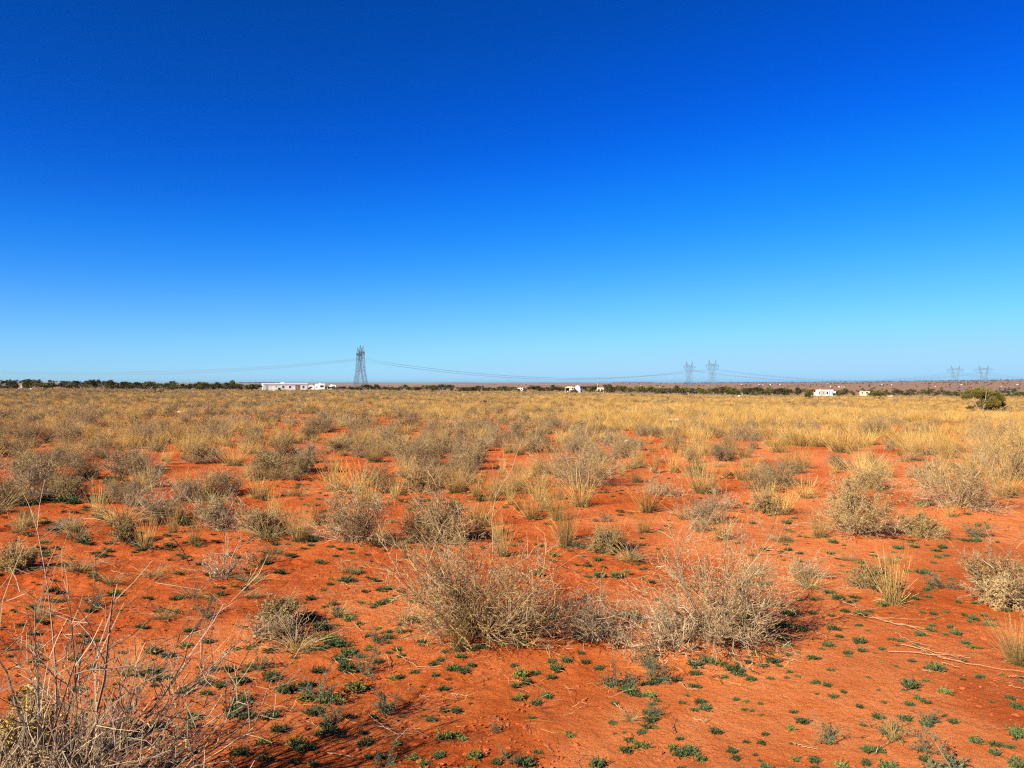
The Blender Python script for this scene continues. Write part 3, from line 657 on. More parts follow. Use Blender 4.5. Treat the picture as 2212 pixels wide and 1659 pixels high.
# finer seedlings between them, nobody could count these
for _ in range(2600):
    x, y = rng.uniform(-7, 6), rng.uniform(3, 13)
    dens = .25 + .75 * (fbm(np.array([x / 1.2]), np.array([y / 1.2]), 61, 3)[0] > .52) + (.5 if x < -.5 else 0)
    if rng.uniform() > dens * .55: continue
    z = float(height(np.array([x]), np.array([y]))[0]); stuff_ros.append((x, y, z - .003, rng.uniform(.012, .045) * (1.35 if x < 0 else 1), int(rng.integers(7))))

# ------------------------------------------------------------------ field cover beyond the bare front
BARE = [(720, 945, 60, 10), (845, 905, 40, 5), (470, 1010, 60, 10), (1100, 1000, 90, 14), (1340, 1065, 40, 8), (640, 968, 50, 7), (1435, 905, 25, 3), (1625, 905, 30, 3), (1580, 1000, 30, 6),
        (1850, 990, 110, 9), (1960, 1012, 60, 10), (90, 1000, 40, 6), (590, 1075, 80, 18), (940, 1110, 130, 30), (1330, 880, 30, 3), (530, 905, 25, 4), (1800, 1190, 200, 40), (250, 1010, 80, 10), (1100, 940, 60, 5), (330, 985, 60, 6), (700, 900, 30, 3)]
def free(px, py):
    for (a, b, c, d) in BARE:
        if ((px - a) / c) ** 2 + ((py - b) / d) ** 2 < 1: return False
    return True
rng = np.random.default_rng(2024)
cand = []      # kind, x, y, z, R, H, px, py
for (y0, y1, ds, dg) in [(7.3, 11, .50, 2.0), (11, 16, .95, 3.2), (16, 26, 1.0, 3.0), (26, 45, .85, 3.2), (45, 80, .50, 1.7), (80, 140, .22, .75), (140, 240, .085, .32), (240, 345, .04, .14)]:
    for kind, dn in (("s", ds), ("g", dg)):
        x1 = y1 * .70 + 4
        n = int(dn * (y1 - y0) * 2 * x1)
        xs = rng.uniform(-x1, x1, n); ys = rng.uniform(y0, y1, n)
        keep = np.abs(xs) < ys * .70 + 4; xs, ys = xs[keep], ys[keep]
        zs = height(xs, ys)
        px, py = proj(xs, ys, zs)
        fld = fbm(xs / 5., ys / 7., 71, 3)
        side = np.clip((px - 700) / 900, 0, 1)
        grow_ = 1 + np.clip((ys - 60) / 200, 0, 1) * .8
        for a, b, c, p, q, f, sd, g in zip(xs, ys, zs, px, py, fld, side, grow_):
            if q > 930 and not free(p, q): continue
            if b < 80 and rng.uniform() > .55 + .45 * free(p, q): continue
            if kind == "s":
                if rng.uniform() > (1.0 - .42 * sd) * (1.5 if f < .5 else .45): continue
                if b < 16 and rng.uniform() < .2 + .3 * sd: continue
                R = rng.uniform(.17, .48) * g * (1.08 - .25 * sd); H = R * rng.uniform(.85, 1.3)
                if b > 120: H = min(H, .75)
            else:
                if rng.uniform() > (.72 + .28 * sd) * (1.35 if f > .48 else .3): continue
                if b < 11 and p > 1150 and rng.uniform() < .6: continue
                H = rng.uniform(.20, .52) * (.8 + .25 * sd); R = H * rng.uniform(.7, 1.1) * g
            cand.append((kind, a, b, c, R, H, p, q))
cand.sort(key=lambda t: t[2])
# shared meshes
SP = []
for i in range(7):
    lf = [OLIVE, OLIVE + GOLDL, GOLDL, OLIVE, [(.16, .17, .10)], OLIVE, GOLDL][i]
    W, Lf = shrub_bags(200 + i, 1., 1., 40, 10, 6, 5, .024, (GREY, PALE + GREY, TAN + GREY, GREY, GREY, PALE, GREY)[i], lf, .0085, lo_el=.26, wig=.17, tall=4, tw=2.6)
    SP.append((W.mesh("branches", M_WOOD), Lf.mesh("leaves", M_LEAF)))
SPD = ["grey twiggy shrub", "pale olive shrub", "tan leafy shrub", "ash-grey shrub", "grey-green shrub", "bare-tipped pale shrub", "grey shrub with gold leaves"]
FP = []      # light versions for the far cover
for i in range(6):
    W, Lf = shrub_bags(230 + i, 1., 1., 26, 7, 3, 5, .050, (GREY, PALE + GREY, TAN, GREY, GREY, PALE)[i], [OLIVE, OLIVE, GOLDL, OLIVE + GREY, [(.16, .17, .10)], TAN][i], .013, lo_el=.26, wig=.17, tall=3, tw=5.0)
    nW = W.n; V_ = np.concatenate(W.V + Lf.V); F_ = np.concatenate(W.F + [f + nW for f in Lf.F]); C_ = np.concatenate(W.C + Lf.C)
    FP.append(mesh_np("far_shrub", V_, F_, M_WOOD, C_))
FG = [grass_bag(250 + i, nb=110, H=1., rb=.30, width=.0075, lean=.9, K=4, cols=[STRAW, STRAW, [(.62, .36, .10), (.52, .29, .08)], STRAW + [(.74, .54, .20)], [(.66, .42, .13), (.55, .33, .09)]][i], base=((.30, .22, .09), (.20, .16, .07))).mesh("far_tuft", M_GRASS) for i in range(5)]
n_s, n_g = n_shrub_ind + 1, n_tuft
st_s, st_g = [], []
for (kind, a, b, c, R, H, p, q) in cand:
    inside = -20 < p < 2232
    rot = rng.uniform(0, 6.28)
    if kind == "s":
        if inside and n_s < 300:
            v = int(rng.integers(7)); e = link("shrub", None, None, (a, b, c - .01)); e.scale = (R, R, H); e.rotation_euler.z = rot
            tag(e, None, "shrub", "shrubs and bushes of the scrubland"); ITEMS.append((e, ("low " if H < .33 else "tall " if H > .5 else "") + SPD[v], p, q))
            link("branches", SP[v][0], e); link("leaves", SP[v][1], e); n_s += 1
        else: st_s.append((a, b, c - .01, R, H, rot))
    else:
        if inside and n_g < 300:
            kd = ("tall", "tall", "fine", "mess")[int(rng.integers(4))]; me = GP[kd][int(rng.integers(4))]
            o = link("grass_tuft", me, None, (a, b, c)); o.scale = (R * .9, R * .9, H); o.rotation_euler.z = rot
            tag(o, None, "grass tuft", "dry grass tufts"); ITEMS.append((o, ("low " if H < .3 else "high " if H > .4 else "") + GD[kd], p, q)); n_g += 1
        else: st_g.append((a, b, c, R, H, rot))

def scatter(name, label, cat, protos, rows, mat):
    """one stuff object: its points carry rotation, scale and which plant; geometry nodes set the plants on them"""
    col = bpy.data.collections.new(name + "_kinds")
    for i, me in enumerate(protos):
        o = bpy.data.objects.new(f"{name}_kind_{i:02d}", me); col.objects.link(o)
    rows = np.array(rows, float); n = len(rows)
    me = bpy.data.meshes.new(name); me.vertices.add(n); me.vertices.foreach_set("co", rows[:, :3].astype(np.float32).ravel())
    r2 = np.random.default_rng(len(rows))
    a = me.attributes.new("siz", 'FLOAT_VECTOR', 'POINT'); a.data.foreach_set("vector", rows[:, 3:6].astype(np.float32).ravel())
    rt = np.zeros((n, 3), np.float32); rt[:, 2] = r2.uniform(0, 6.28, n); rt[:, :2] = r2.normal(0, .06, (n, 2))
    a = me.attributes.new("trn", 'FLOAT_VECTOR', 'POINT'); a.data.foreach_set("vector", rt.ravel())
    a = me.attributes.new("knd", 'INT', 'POINT'); a.data.foreach_set("value", (rows[:, 6] if rows.shape[1] > 6 else r2.integers(0, len(protos), n)).astype(np.int32))
    me.materials.append(mat)
    ob = link(name, me); tag(ob, label, cat, kind="stuff")
    g = bpy.data.node_groups.new(name, 'GeometryNodeTree')
    g.interface.new_socket("Geometry", in_out='INPUT', socket_type='NodeSocketGeometry'); g.interface.new_socket("Geometry", in_out='OUTPUT', socket_type='NodeSocketGeometry')
    N = g.nodes; gi = N.new("NodeGroupInput"); go = N.new("NodeGroupOutput")
    ci = N.new("GeometryNodeCollectionInfo"); ci.inputs[0].default_value = col; ci.inputs[1].default_value = True; ci.inputs[2].default_value = True
    ip = N.new("GeometryNodeInstanceOnPoints"); ip.inputs['Pick Instance'].default_value = True
    def att(nm, ty):
        q = N.new("GeometryNodeInputNamedAttribute"); q.data_type = ty; q.inputs[0].default_value = nm; return q.outputs[0]
    g.links.new(gi.outputs[0], ip.inputs['Points']); g.links.new(ci.outputs[0], ip.inputs['Instance'])
    g.links.new(att("knd", 'INT'), ip.inputs['Instance Index']); g.links.new(att("siz", 'FLOAT_VECTOR'), ip.inputs['Scale'])
    er = N.new("FunctionNodeEulerToRotation"); g.links.new(att("trn", 'FLOAT_VECTOR'), er.inputs[0]); g.links.new(er.outputs[0], ip.inputs['Rotation'])
    g.links.new(ip.outputs[0], go.inputs[0])
    m = ob.modifiers.new("plants", 'NODES'); m.node_group = g
    return ob
scatter("scrub", "grey and olive scrub thickening towards the tree line", "scrub", FP, [(a, b, c, R, R, H) for (a, b, c, R, H, _) in st_s], M_WOOD)
scatter("dry_grass", "golden dry grass covering the middle and far field", "grass", FG, [(a, b, c, R, R, H) for (a, b, c, R, H, _) in st_g], M_GRASS)
scatter("green_seedlings", "tiny green seedlings sprinkled over the red sand", "seedlings", CU, [(a, b, c, R, R, R * .8, v) for (a, b, c, R, v) in stuff_ros], M_GREEN)
print("COUNTS shrubs", n_s, "tufts", n_g, "far", len(st_s), len(st_g), "ros", len(ros), len(stuff_ros))

# ------------------------------------------------------------------ junipers of the tree line
def find_depth(px, py, lo=15., hi=420.):
    ds = np.geomspace(lo, hi, 300); xs = (px - CX) * ds / F
    y = CY - (height(xs, ds) - CAM_Z) / ds * F
    k = np.argmax(y <= py)
    return float(ds[k]) if y[k] <= py else float(ds[np.argmin(y)])
JP = []
for i in range(6):
    T, Cn = juniper_bags(300 + i, 60, 42, 2.4, 1.5, sz=.16, cols=[((.10, .105, .020), (.07, .08, .018), (.14, .13, .025)), ((.055, .062, .018), (.09, .085, .025))][i % 2])
    JP.append((T.mesh("trunk", M_WOOD), Cn.mesh("crown", M_JUN)))
def juniper(px, d, h, wd, label=None, protos=None, desc="dark green juniper"):
    x, y, z = at(px, d)
    v = int(rng.integers(6)); T, Cn = (protos or JP[v])
    e = link("juniper", None, None, (x, y, z)); e.scale = (wd / 2.7, wd / 2.7, h / 1.85); e.rotation_euler.z = rng.uniform(0, 6.28)
    link("trunk", T, e); link("crown", Cn, e)
    tag(e, label, "tree", "junipers along the edge of the scrubland")
    if not label: ITEMS.append((e, desc, px, proj(x, y, z)[1] - 8))
    return e
rng = np.random.default_rng(31)
LAND += [("the long white mobile home", 616, 838), ("the white travel trailers", 690, 838), ("the tall pylon", 778, 830), ("the grey barn shed", 1248, 840), ("the pale blue house", 1778, 850),
         ("the cream trailer", 1868, 850), ("the arched shed", 52, 834), ("the dark-roofed house", 5, 832), ("the big right juniper", 2133, 870), ("the twin pylons", 1514, 835),
         ("the right edge", 2212, 850), ("the small white camper", 1124, 842)]
T, Cn = juniper_bags(401, 300, 110, 2.4, 1.5, sz=.060, cols=((.15, .125, .018), (.10, .095, .018), (.19, .15, .025)), stems=8)
bigj = (T.mesh("trunk", M_WOOD), Cn.mesh("crown", M_JUN))
d = find_depth(2133, 889.)
juniper(2120, d, 47 * d / F, 66 * d / F, "big olive-gold juniper standing alone in the grass near the right edge", bigj)
juniper(2152, d * 1.01, 40 * d / F, 56 * d / F, "right-hand lower half of the big juniper pair near the right edge", bigj).rotation_euler.z = 2.1
juniper(2136, d * 1.005, 38 * d / F, 50 * d / F, "middle of the big juniper group near the right edge, with a pale dead limb", bigj)
juniper(2093, d * .99, 13 * d / F, 16 * d / F, "tiny green juniper at the left foot of the big right juniper")
for (px, b, hp, wp, lab) in [(164, 841.5, 17, 30, "rounded dark juniper in the left tree line, left of the broad one"), (235, 844.3, 22, 38, "broad tall juniper standing out of the left tree line"),
        (322, 848.3, 22, 27, "nearest dark juniper at left, beside a grey dead bush"), (430, 844, 17, 36, "wide juniper between the left tree line and the mobile home"), (13, 843, 10, 18, "small green juniper in front of the dark-roofed house"),
        (1570, 857, 14, 34, "round juniper jutting from the middle of the right tree line"), (1689, 857.5, 17, 32, "round separate juniper left of the pale blue house"), (1751, 862, 17, 25, "olive juniper covering the left corner of the pale blue house"),
        (1894, 862, 17, 34, "dense round juniper right of the cream trailer"), (2203, 859, 13, 34, "juniper at the right edge behind the big juniper"), (604, 846.5, 8, 8, "small juniper in front of the long mobile home wall"),
        (1648, 856, 11, 22, "low round juniper in the gap of the right tree line")]:
    d = find_depth(px, b); juniper(px, d, hp * d / F, wp * d / F, lab)
def row(a, b, step, d0, d1, h0, h1, w0, w1, skip=()):
    px = a
    while px < b:
        q = px + rng.uniform(-3, 3); d = rng.uniform(d0, d1)
        if not any(s0 < q < s1 for s0, s1 in skip) and rng.uniform() > .1: juniper(q, d, rng.uniform(h0, h1), rng.uniform(w0, w1), None, None, "dark green juniper" if rng.uniform() < .6 else "olive juniper bush")
        px += step
row(12, 562, 10, 250, 360, 2.0, 3.5, 2.6, 6.0, skip=((38, 62),))
row(90, 556, 22, 380, 480, 2.6, 3.6, 3.2, 5.5)
row(668, 676, 8, 335, 338, 1.6, 1.9, 2, 2.4)
row(706, 775, 10, 330, 380, 1.8, 2.5, 2.4, 4)
row(775, 1222, 10, 320, 390, 2.0, 3.2, 3.0, 5.4, skip=((1112, 1136),))
row(1262, 1760, 9, 330, 390, 2.6, 3.9, 3.2, 5.6, skip=((1288, 1303),))
row(1300, 1740, 30, 400, 470, 2.4, 3.2, 3.0, 5.0)
row(1804, 2110, 12, 360, 430, 2.3, 3.5, 3.0, 5.2, skip=((1853, 1880),))
row(2150, 2230, 14, 380, 450, 1.6, 2.4, 3.0, 5.)
for q in (1232, 1240, 1294, 1302, 1120, 1132): juniper(q, 314, rng.uniform(1.1, 1.5), rng.uniform(1.6, 2.2))
# dead bushes along the tree line
for (px, b, hp, wp, kind, lab) in [(346, 848.5, 15, 22, "bare", "grey dead bush beside the nearest left juniper"), (785, 854, 15, 26, "bare", "grey leafless bush below the tall pylon"), (1155, 850, 8, 22, "dry", "brown dead bush in the central tree line"),
        (1368, 857, 14, 22, "bare", "pale grey dead bush in front of the right tree line"), (1075, 852, 7, 24, "dry", "red-brown bush in front of the central tree line"), (285, 843, 9, 20, "bare", "bare grey bush between the left junipers"),
        (1990, 860, 10, 26, "bare", "grey leafless bush in the right tree line"), (80, 842, 8, 14, "bare", "grey leafless bush right of the arched shed")]:
    d = find_depth(px, b); x, y, z = at(px, d)
    W, Lf = shrub_bags(700 + px, wp * d / F / 2, hp * d / F, 30, 7, 4, 3 if kind == "dry" else 0, .12, PALE + GREY, TAN, .02, lo_el=.3, tw=8)
    e = link("shrub", None, None, (x, y, z)); tag(e, lab, "shrub", "dead bushes of the tree line"); link("branches", W.mesh("branches", M_WOOD), e)
    if Lf: link("leaves", Lf.mesh("leaves", M_LEAF), e)
# trees dotted over the far slopes
HB = []
for i in range(4):
    T, Cn = juniper_bags(350 + i, 22, 12, 2.4, 1.5, sz=.42, cols=((.05, .065, .025), (.065, .075, .03)), stems=3)
    nT = T.n; HB.append(mesh_np("far_juniper", np.concatenate(T.V + Cn.V), np.concatenate(T.F + [f + nT for f in Cn.F]), M_JUN, np.concatenate(T.C + Cn.C)))
far = []
for _ in range(9000):
    px = rng.uniform(-60, 2270); d = math.exp(rng.uniform(math.log(480), math.log(4200)))
    dn = .10 + .9 * np.clip((px - 1000) / 900, 0, 1) if d > 900 else .35
    if px < 560: dn = .8 if d < 1400 else 0
    x, y = (px - CX) * d / F, d
    if fbm(np.array([x / 260]), np.array([y / 420]), 91, 3)[0] < .49 + (.10 if px < 1700 else 0): dn *= .25
    if px > 1500 and d > 1900: dn *= 2.0
    if rng.uniform() < dn * .34: far.append((px, d))
far.sort(key=lambda t: t[1]); n_far = 0; st_t = []
crest = [(px, 3450 + rng.uniform(-120, 120)) for px in np.arange(1480, 2215, 3.2)] + [(px, 1290 + rng.uniform(-60, 60)) for px in (30, 46, 63, 70, 116, 150)]
for px, d in far + crest:
    x, y, z = at(px, d); wd = rng.uniform(3.2, 6.5) * (1.25 if d > 3000 else 1)
    if -5 < px < 2217 and n_far < 130 or d < 1400 and px < 160:
        o = link("juniper", HB[int(rng.integers(4))], None, (x, y, z)); o.scale = (wd / 3, wd / 3, wd * .72 / 2.4); o.rotation_euler.z = rng.uniform(0, 6.28)
        tag(o, None, "tree", "junipers dotted over the far plain"); ITEMS.append((o, "distant dark juniper dot", px, proj(x, y, z)[1])); n_far += 1
    else: st_t.append((x, y, z, wd / 3, wd / 3, wd * .72 / 2.4))
scatter("far_trees", "dark junipers speckling the far red slope and its crest", "trees", HB, st_t, M_JUN)
print("far trees", n_far, len(st_t))

# ------------------------------------------------------------------ buildings
M_WHITE = solid("white_siding", (.95, .95, .92), .6, 0, .05, .8); M_STAIN = solid("stained_white_panel", (.88, .90, .92), .6, 0, .1, .55, (.60, .62, .64))
M_TRIM = solid("white_trim", (.80, .79, .76), .5); M_GLASS = solid("dark_window", (.03, .04, .05), .12); M_BROWN = solid("brown_boards", (.26, .17, .10), .8)
M_BLUE = solid("pale_blue_siding", (.27, .56, .72), .6, 0, .06, 1.2); M_TANP = solid("tan_plywood", (.52, .38, .22), .8); M_CREAM = solid("cream_sheet", (.74, .68, .50), .6)
M_DARK = solid("dark_opening", (.03, .028, .03), .9); M_ROOF = solid("dark_shingle", (.035, .033, .035), .9); M_GSH = solid("grey_steel_shed", (.62, .66, .66), .5)
M_TYRE = solid("rubber", (.02, .02, .02), .8); M_RED = solid("red_brown_cloth", (.35, .10, .08), .8); M_PINK = solid("pink_sheet", (.62, .38, .36), .8)
def boxm(name, x0, x1, y0, y1, z0, z1, mat, parent, label=None):
    V = [(x, y, z) for z in (z0, z1) for y in (y0, y1) for x in (x0, x1)]
    Fq = [(0, 2, 3, 1), (4, 5, 7, 6), (0, 1, 5, 4), (2, 6, 7, 3), (0, 4, 6, 2), (1, 3, 7, 5)]
    o = link(name, mesh_np(name, V, Fq, mat), parent)
    if label: o['label'] = label
    return o
def prism(name, prof, y0, y1, mat, parent, axis='y', label=None):
    n = len(prof)
    V = [((p, yy, q) if axis == 'y' else (yy, p, q)) for yy in (y0, y1) for p, q in prof]
    Fs = [tuple(range(n)), tuple(range(2 * n - 1, n - 1, -1))] + [(i, i + n, (i + 1) % n + n, (i + 1) % n) for i in range(n)]
    me = bpy.data.meshes.new(name); me.from_pydata(V, [], Fs); me.update(); me.materials.append(mat)
    import bmesh
    bm = bmesh.new(); bm.from_mesh(me); bmesh.ops.recalc_face_normals(bm, faces=bm.faces); bm.to_mesh(me); bm.free()
    o = link(name, me, parent)
    if label: o['label'] = label
    return o
def wheel(x, y, r, parent):
    V, Fq = tubes(np.array([[[x, y - .12, r], [x, y, r], [x, y + .12, r]]], float), np.full((1, 3), r), 14)
    o = link("wheel", mesh_np("wheel", V, Fq, M_TYRE), parent)
    V, Fq = tubes(np.array([[[x, y - .13, r], [x, y - .125, r], [x, y - .12, r]]], float), np.array([[.01, r * .55, r * .55]]), 12)
    link("rim", mesh_np("rim", V, Fq, M_GSH), o)
def place(name, px, d, yaw, label, cat, group=None, dz=0):
    x, y, z = at(px, d); e = link(name, None, None, (x, y, z + dz)); e.rotation_euler.z = math.radians(yaw) - math.atan2(x, y)
    return tag(e, label, cat, group)
def window(parent, x0, x1, z0, z1, yf, fr=.06, glass=M_GLASS):
    f = boxm("window", x0 - fr, x1 + fr, yf - .05, yf - .003, z0 - fr, z1 + fr, M_TRIM, parent)
    boxm("pane", x0, x1, yf - .07, yf - .053, z0, z1, glass, f)

# long white mobile home
d = 318; s = d / F
e = place("mobile_home", 617, d, 8, "long white mobile home with stained panels, small windows and brown doorway", "mobile home")
L = 92 * s; x0, x1 = -L / 2, L / 2; h = 3.05
boxm("wall", x0, x1, 0, 4.2, .05, h - .35, M_STAIN, e); boxm("skirting", x0 + .03, x1 - .03, .03, 4.1, -.4, .05, M_WHITE, e)
boxm("end_wall", x0 - .08, x0 - .003, -.04, 4.2, 0, h - .35, M_WHITE, e)
rf = prism("roof", [(-.25, h - .34), (-.25, h), (2.1, h + .12), (4.4, h), (4.4, h - .34)], x0 - .2, x1 + .2, M_WHITE, e, 'x')
prism("roof_vent", [(x0 + L * .40, h + .05), (x0 + L * .41, h + .55), (x0 + L * .47, h + .55), (x0 + L * .48, h + .05)], .8, 2.0, M_WHITE, rf)
boxm("roof_vent", x0 + L * .30, x0 + L * .31, .8, 1., h, h + .4, M_WHITE, rf)
for a, b in ((.275, .29), (.425, .465), (.575, .615), (.885, .925)): window(e, x0 + L * a, x0 + L * b, 1.25 if b - a > .02 else 1.6, 2.05, 0)
boxm("side_panel", x0 + L * .05, x0 + L * .105, -.05, -.003, 0, h - .5, solid("grey_panel", (.42, .43, .42), .7), e)
dr = boxm("doorway", x0 + L * .725, x0 + L * .825, -.03, -.003, .05, 2.35, M_DARK, e)
boxm("door", x0 + L * .75, x0 + L * .775, -.08, -.035, .05, 2.3, M_TANP, dr); boxm("door", x0 + L * .785, x0 + L * .825, -.08, -.035, .05, 2.3, M_BROWN, dr)
for k in range(1, 12): boxm("batten", x0 + L * k / 12 - .02, x0 + L * k / 12 + .02, -.024, -.002, 0, h - .36, M_STAIN, e)
# travel trailers behind it
def trailer(px, d, Lp, h, yaw, label, wins, group="white travel trailers beside the mobile home", truck=False):
    e = place("travel_trailer", px, d, yaw, label, "trailer", group); L = Lp * d / F; a, b = -L / 2, L / 2
    if truck: prof = [(a + .6, .6), (b - .2, .6), (b, 1.1), (b - .1, h * .95), (b - 1.2, h), (a + 1.2, h * .86), (a, h * .62), (a, 1.0)]
    else: prof = [(a + .25, .45), (b - .15, .45), (b, .7), (b, h - .35), (b - .35, h), (a + .5, h), (a, h - .5), (a, .8)]
    prism("body", prof, 0, 2.4, M_WHITE, e)
    boxm("roof_unit", -.6, .3, .8, 1.6, h - .02, h + .25, M_TRIM, e)
    for (p, q, r, t) in wins: window(e, a + p * L, a + q * L, r * h, t * h, 0)
    wheel(-.45, .12, .36, e); wheel(.45, .12, .36, e)
    boxm("hitch", b, b + .9, 1.1, 1.25, .45, .6, M_DARK, e); boxm("undercarriage", a + .5, b - .4, .1, 2.3, .25, .448, M_DARK, e)
    return e
trailer(673, 372, 12, 2.6, 4, "leftmost white travel trailer, half behind a bush", [(.45, .62, .55, .72)])
e = trailer(692, 352, 22, 3.2, 3, "middle white travel trailer with slide-out and wide dark window", [(.12, .2, .4, .6)])
boxm("slide_out", -.6, 1.9, -.7, -.004, .6, 2.95, M_WHITE, e); window(e, -.1, 1.35, 1.55, 2.45, -.7)
trailer(716, 375, 20, 2.9, -6, "rightmost white travel trailer with sloping nose", [(.15, .3, .35, .55), (.6, .75, .35, .55)], truck=True)
# grey gambrel shed and the awning beside it
d = 318; s = d / F
e = place("barn_shed", 1247, d, -14, "pale grey barn shed with gambrel roof above the scrub", "shed")
W2 = 13.5 * s / 2; h = 3.25
prism("wall", [(-W2, 0), (-W2, 1.95), (W2, 1.95), (W2, 0)], 0, 3.2, M_GSH, e)
prism("gable", [(-W2, 1.953), (-W2 * .72, 2.65), (-W2 * .3, 3.05), (0, 3.15), (W2 * .3, 3.05), (W2 * .72, 2.65), (W2, 1.953)], .003, 3.197, M_GSH, e)
r_ = []
for k, (p, q) in enumerate([((-W2 - .08, 1.95), (-W2 * .72, 2.7)), ((-W2 * .72, 2.7), (0, 3.24)), ((0, 3.24), (W2 * .72, 2.7)), ((W2 * .72, 2.7), (W2 + .08, 1.95))]):
    prism("roof_panel", [p, q, (q[0], q[1] + .07), (p[0] - (.05 if k == 0 else 0), p[1] + .07)], -.15, 3.35, M_WHITE if k < 3 else solid("slate_blue_roof", (.14, .18, .24), .5), e)
boxm("door", -.55, .55, -.04, -.003, .05, 1.9, M_STAIN, e); boxm("eave_trim", -W2, W2, -.05, -.003, 1.95, 2.02, M_TRIM, e)
e = place("awning_shelter", 1230, 316, 0, "cream-roofed open shelter with clutter left of the grey barn shed", "shelter")
w2 = 18 * 316 / F / 2
prism("roof", [(-w2 - .2, 2.2), (-w2 * .4, 2.75), (w2 * .6, 2.7), (w2 + .2, 2.25), (w2 + .2, 2.15), (-w2 - .2, 2.1)], -.2, 3.2, M_CREAM, e)
for x in (-w2, w2): 
    for y in (0, 3): boxm("post", x - .06, x + .06, y, y + .12, 0, 2.2, M_TRIM, e)
boxm("shade_backing", -w2, w2, 3.15, 3.25, 0, 2.2, M_DARK, e)  # near-black sheet standing in for the shade beneath the roof
o = place("leaning_door", 1232.5, 314, 0, "white door-like panel leaning under the cream roof", "door"); boxm("board", -.45, .45, 0, .06, 0, 1.5, M_WHITE, o); boxm("frame", -.5, .5, .065, .11, 0, 1.9, M_TRIM, o)
o = place("pink_board", 1236.0, 315, 0, "faded pink board hanging in the open shelter", "board"); boxm("board", -.4, .4, 0, .05, 1.0, 1.7, M_PINK, o); boxm("support", -.05, .05, .06, .12, 0, 1.7, M_BROWN, o)
o = place("storage_cabinet", 1238.5, 316.5, 0, "dark red cabinet in the open shelter", "cabinet"); boxm("body", -.6, .5, 0, .6, 0, 1.9, M_RED, o); boxm("door", -.5, -.06, -.03, -.003, .1, 1.8, M_RED, o); boxm("door", -.02, .42, -.03, -.003, .1, 1.8, M_RED, o)
o = place("junk_pile", 1226, 315, 0, "heap of grey and blue clutter under the cream roof", "clutter")
for k in range(7): boxm("crate", -1.1 + k * .3, -.85 + k * .3, .1 * k % .5, .5, 0, .5 + (k * 37 % 9) * .09, (M_STAIN, M_GSH, M_DARK)[k % 3], o)
# small campers half hidden by trees
def camper(px, d, Lp, h, label, mat=M_WHITE):
    e = place("camper", px, d, 5, label, "camper", "small campers among the junipers"); L = Lp * d / F; a, b = -L / 2, L / 2
    prism("body", [(a + .2, .4), (b - .2, .4), (b, .9), (b - .1, h), (a + .3, h), (a, h * .6)], 0, 2.2, mat, e)
    window(e, a + L * .2, a + L * .35, h * .55, h * .8, 0, glass=M_DARK); window(e, a + L * .6, a + L * .8, h * .55, h * .8, 0, glass=M_DARK)
    wheel(.2, .12, .33, e); return e
camper(1124, 332, 12, 1.9, "small white camper in the central tree line")
e = camper(1297, 332, 15, 2.6, "cream camper among junipers right of the barn shed", M_CREAM)
boxm("mast", -1.25, -1.15, .5, .6, 2.5, 4.4, M_TRIM, e)
e = camper(1868, 350, 21, 2.5, "cream trailer between the blue house and the dense juniper", M_CREAM); boxm("tarp_edge", -1.6, 1.6, -.06, -.003, 2.0, 2.4, M_TANP, e)
# pale blue house
d = 345; s = d / F
e = place("blue_house", 1777, d, 6, "pale blue house with white frame, tan door bay and three windows", "house")
L = 43 * s; a = -L / 2; h = 13.5 * s
boxm("wall", a + L * .28, a + L, 0, 4, .35, h - .3, M_BLUE, e); boxm("side_wall", a - .05, a + L * .28 - .003, -.05, 4, .1, h - .3, M_WHITE, e, "white blank left wall")
prism("roof", [(-.3, h - .3), (-.3, h - .05), (2, h + .12), (4.2, h - .05), (4.2, h - .3)], a - .2, a + L + .1, M_WHITE, e, 'x')
boxm("roof_vent", a + L * .36, a + L * .41, 1, 1.5, h, h + .4, M_WHITE, e); boxm("sill_beam", a + L * .28, a + L, -.08, 3.9, .1, .347, M_TRIM, e)
boxm("door_bay", a + L * .40, a + L * .60, -.06, -.003, .35, h - .35, M_TANP, e, "tan plywood bay with pale door posts")
for k in (.42, .47): boxm("post", a + L * k, a + L * k + .16, -.12, -.063, .35, h - .5, M_PINK, e)
window(e, a + L * .53, a + L * .565, 1.1, 2.1, -.06); window(e, a + L * .68, a + L * .76, .95, 2.0, 0); window(e, a + L * .33, a + L * .37, .95, 2.0, 0); window(e, a + L * .925, a + L * .955, 1.0, 2.0, 0)
for k in (.79, .845): boxm("post", a + L * k, a + L * k + .2, -.1, -.003, .3, h - .3, M_WHITE, e)
boxm("doorway", a + L * .818, a + L * .843, -.04, -.003, .35, 2.3, M_DARK, e)
e = place("utility_shed", 1801, 352, 6, "small grey-blue shed at the right end of the pale blue house", "shed")
boxm("wall", -.9, .9, 0, 2, 0, 2.2, M_GSH, e); prism("roof", [(-.15, 2.2), (1, 2.4), (2.15, 2.2)], -1, 1, M_WHITE, e, 'x'); window(e, -.3, .2, 1.1, 1.6, 0)
juniper(1804, 340, 1.5, 2.0, "very dark low bush at the right end of the pale blue house")
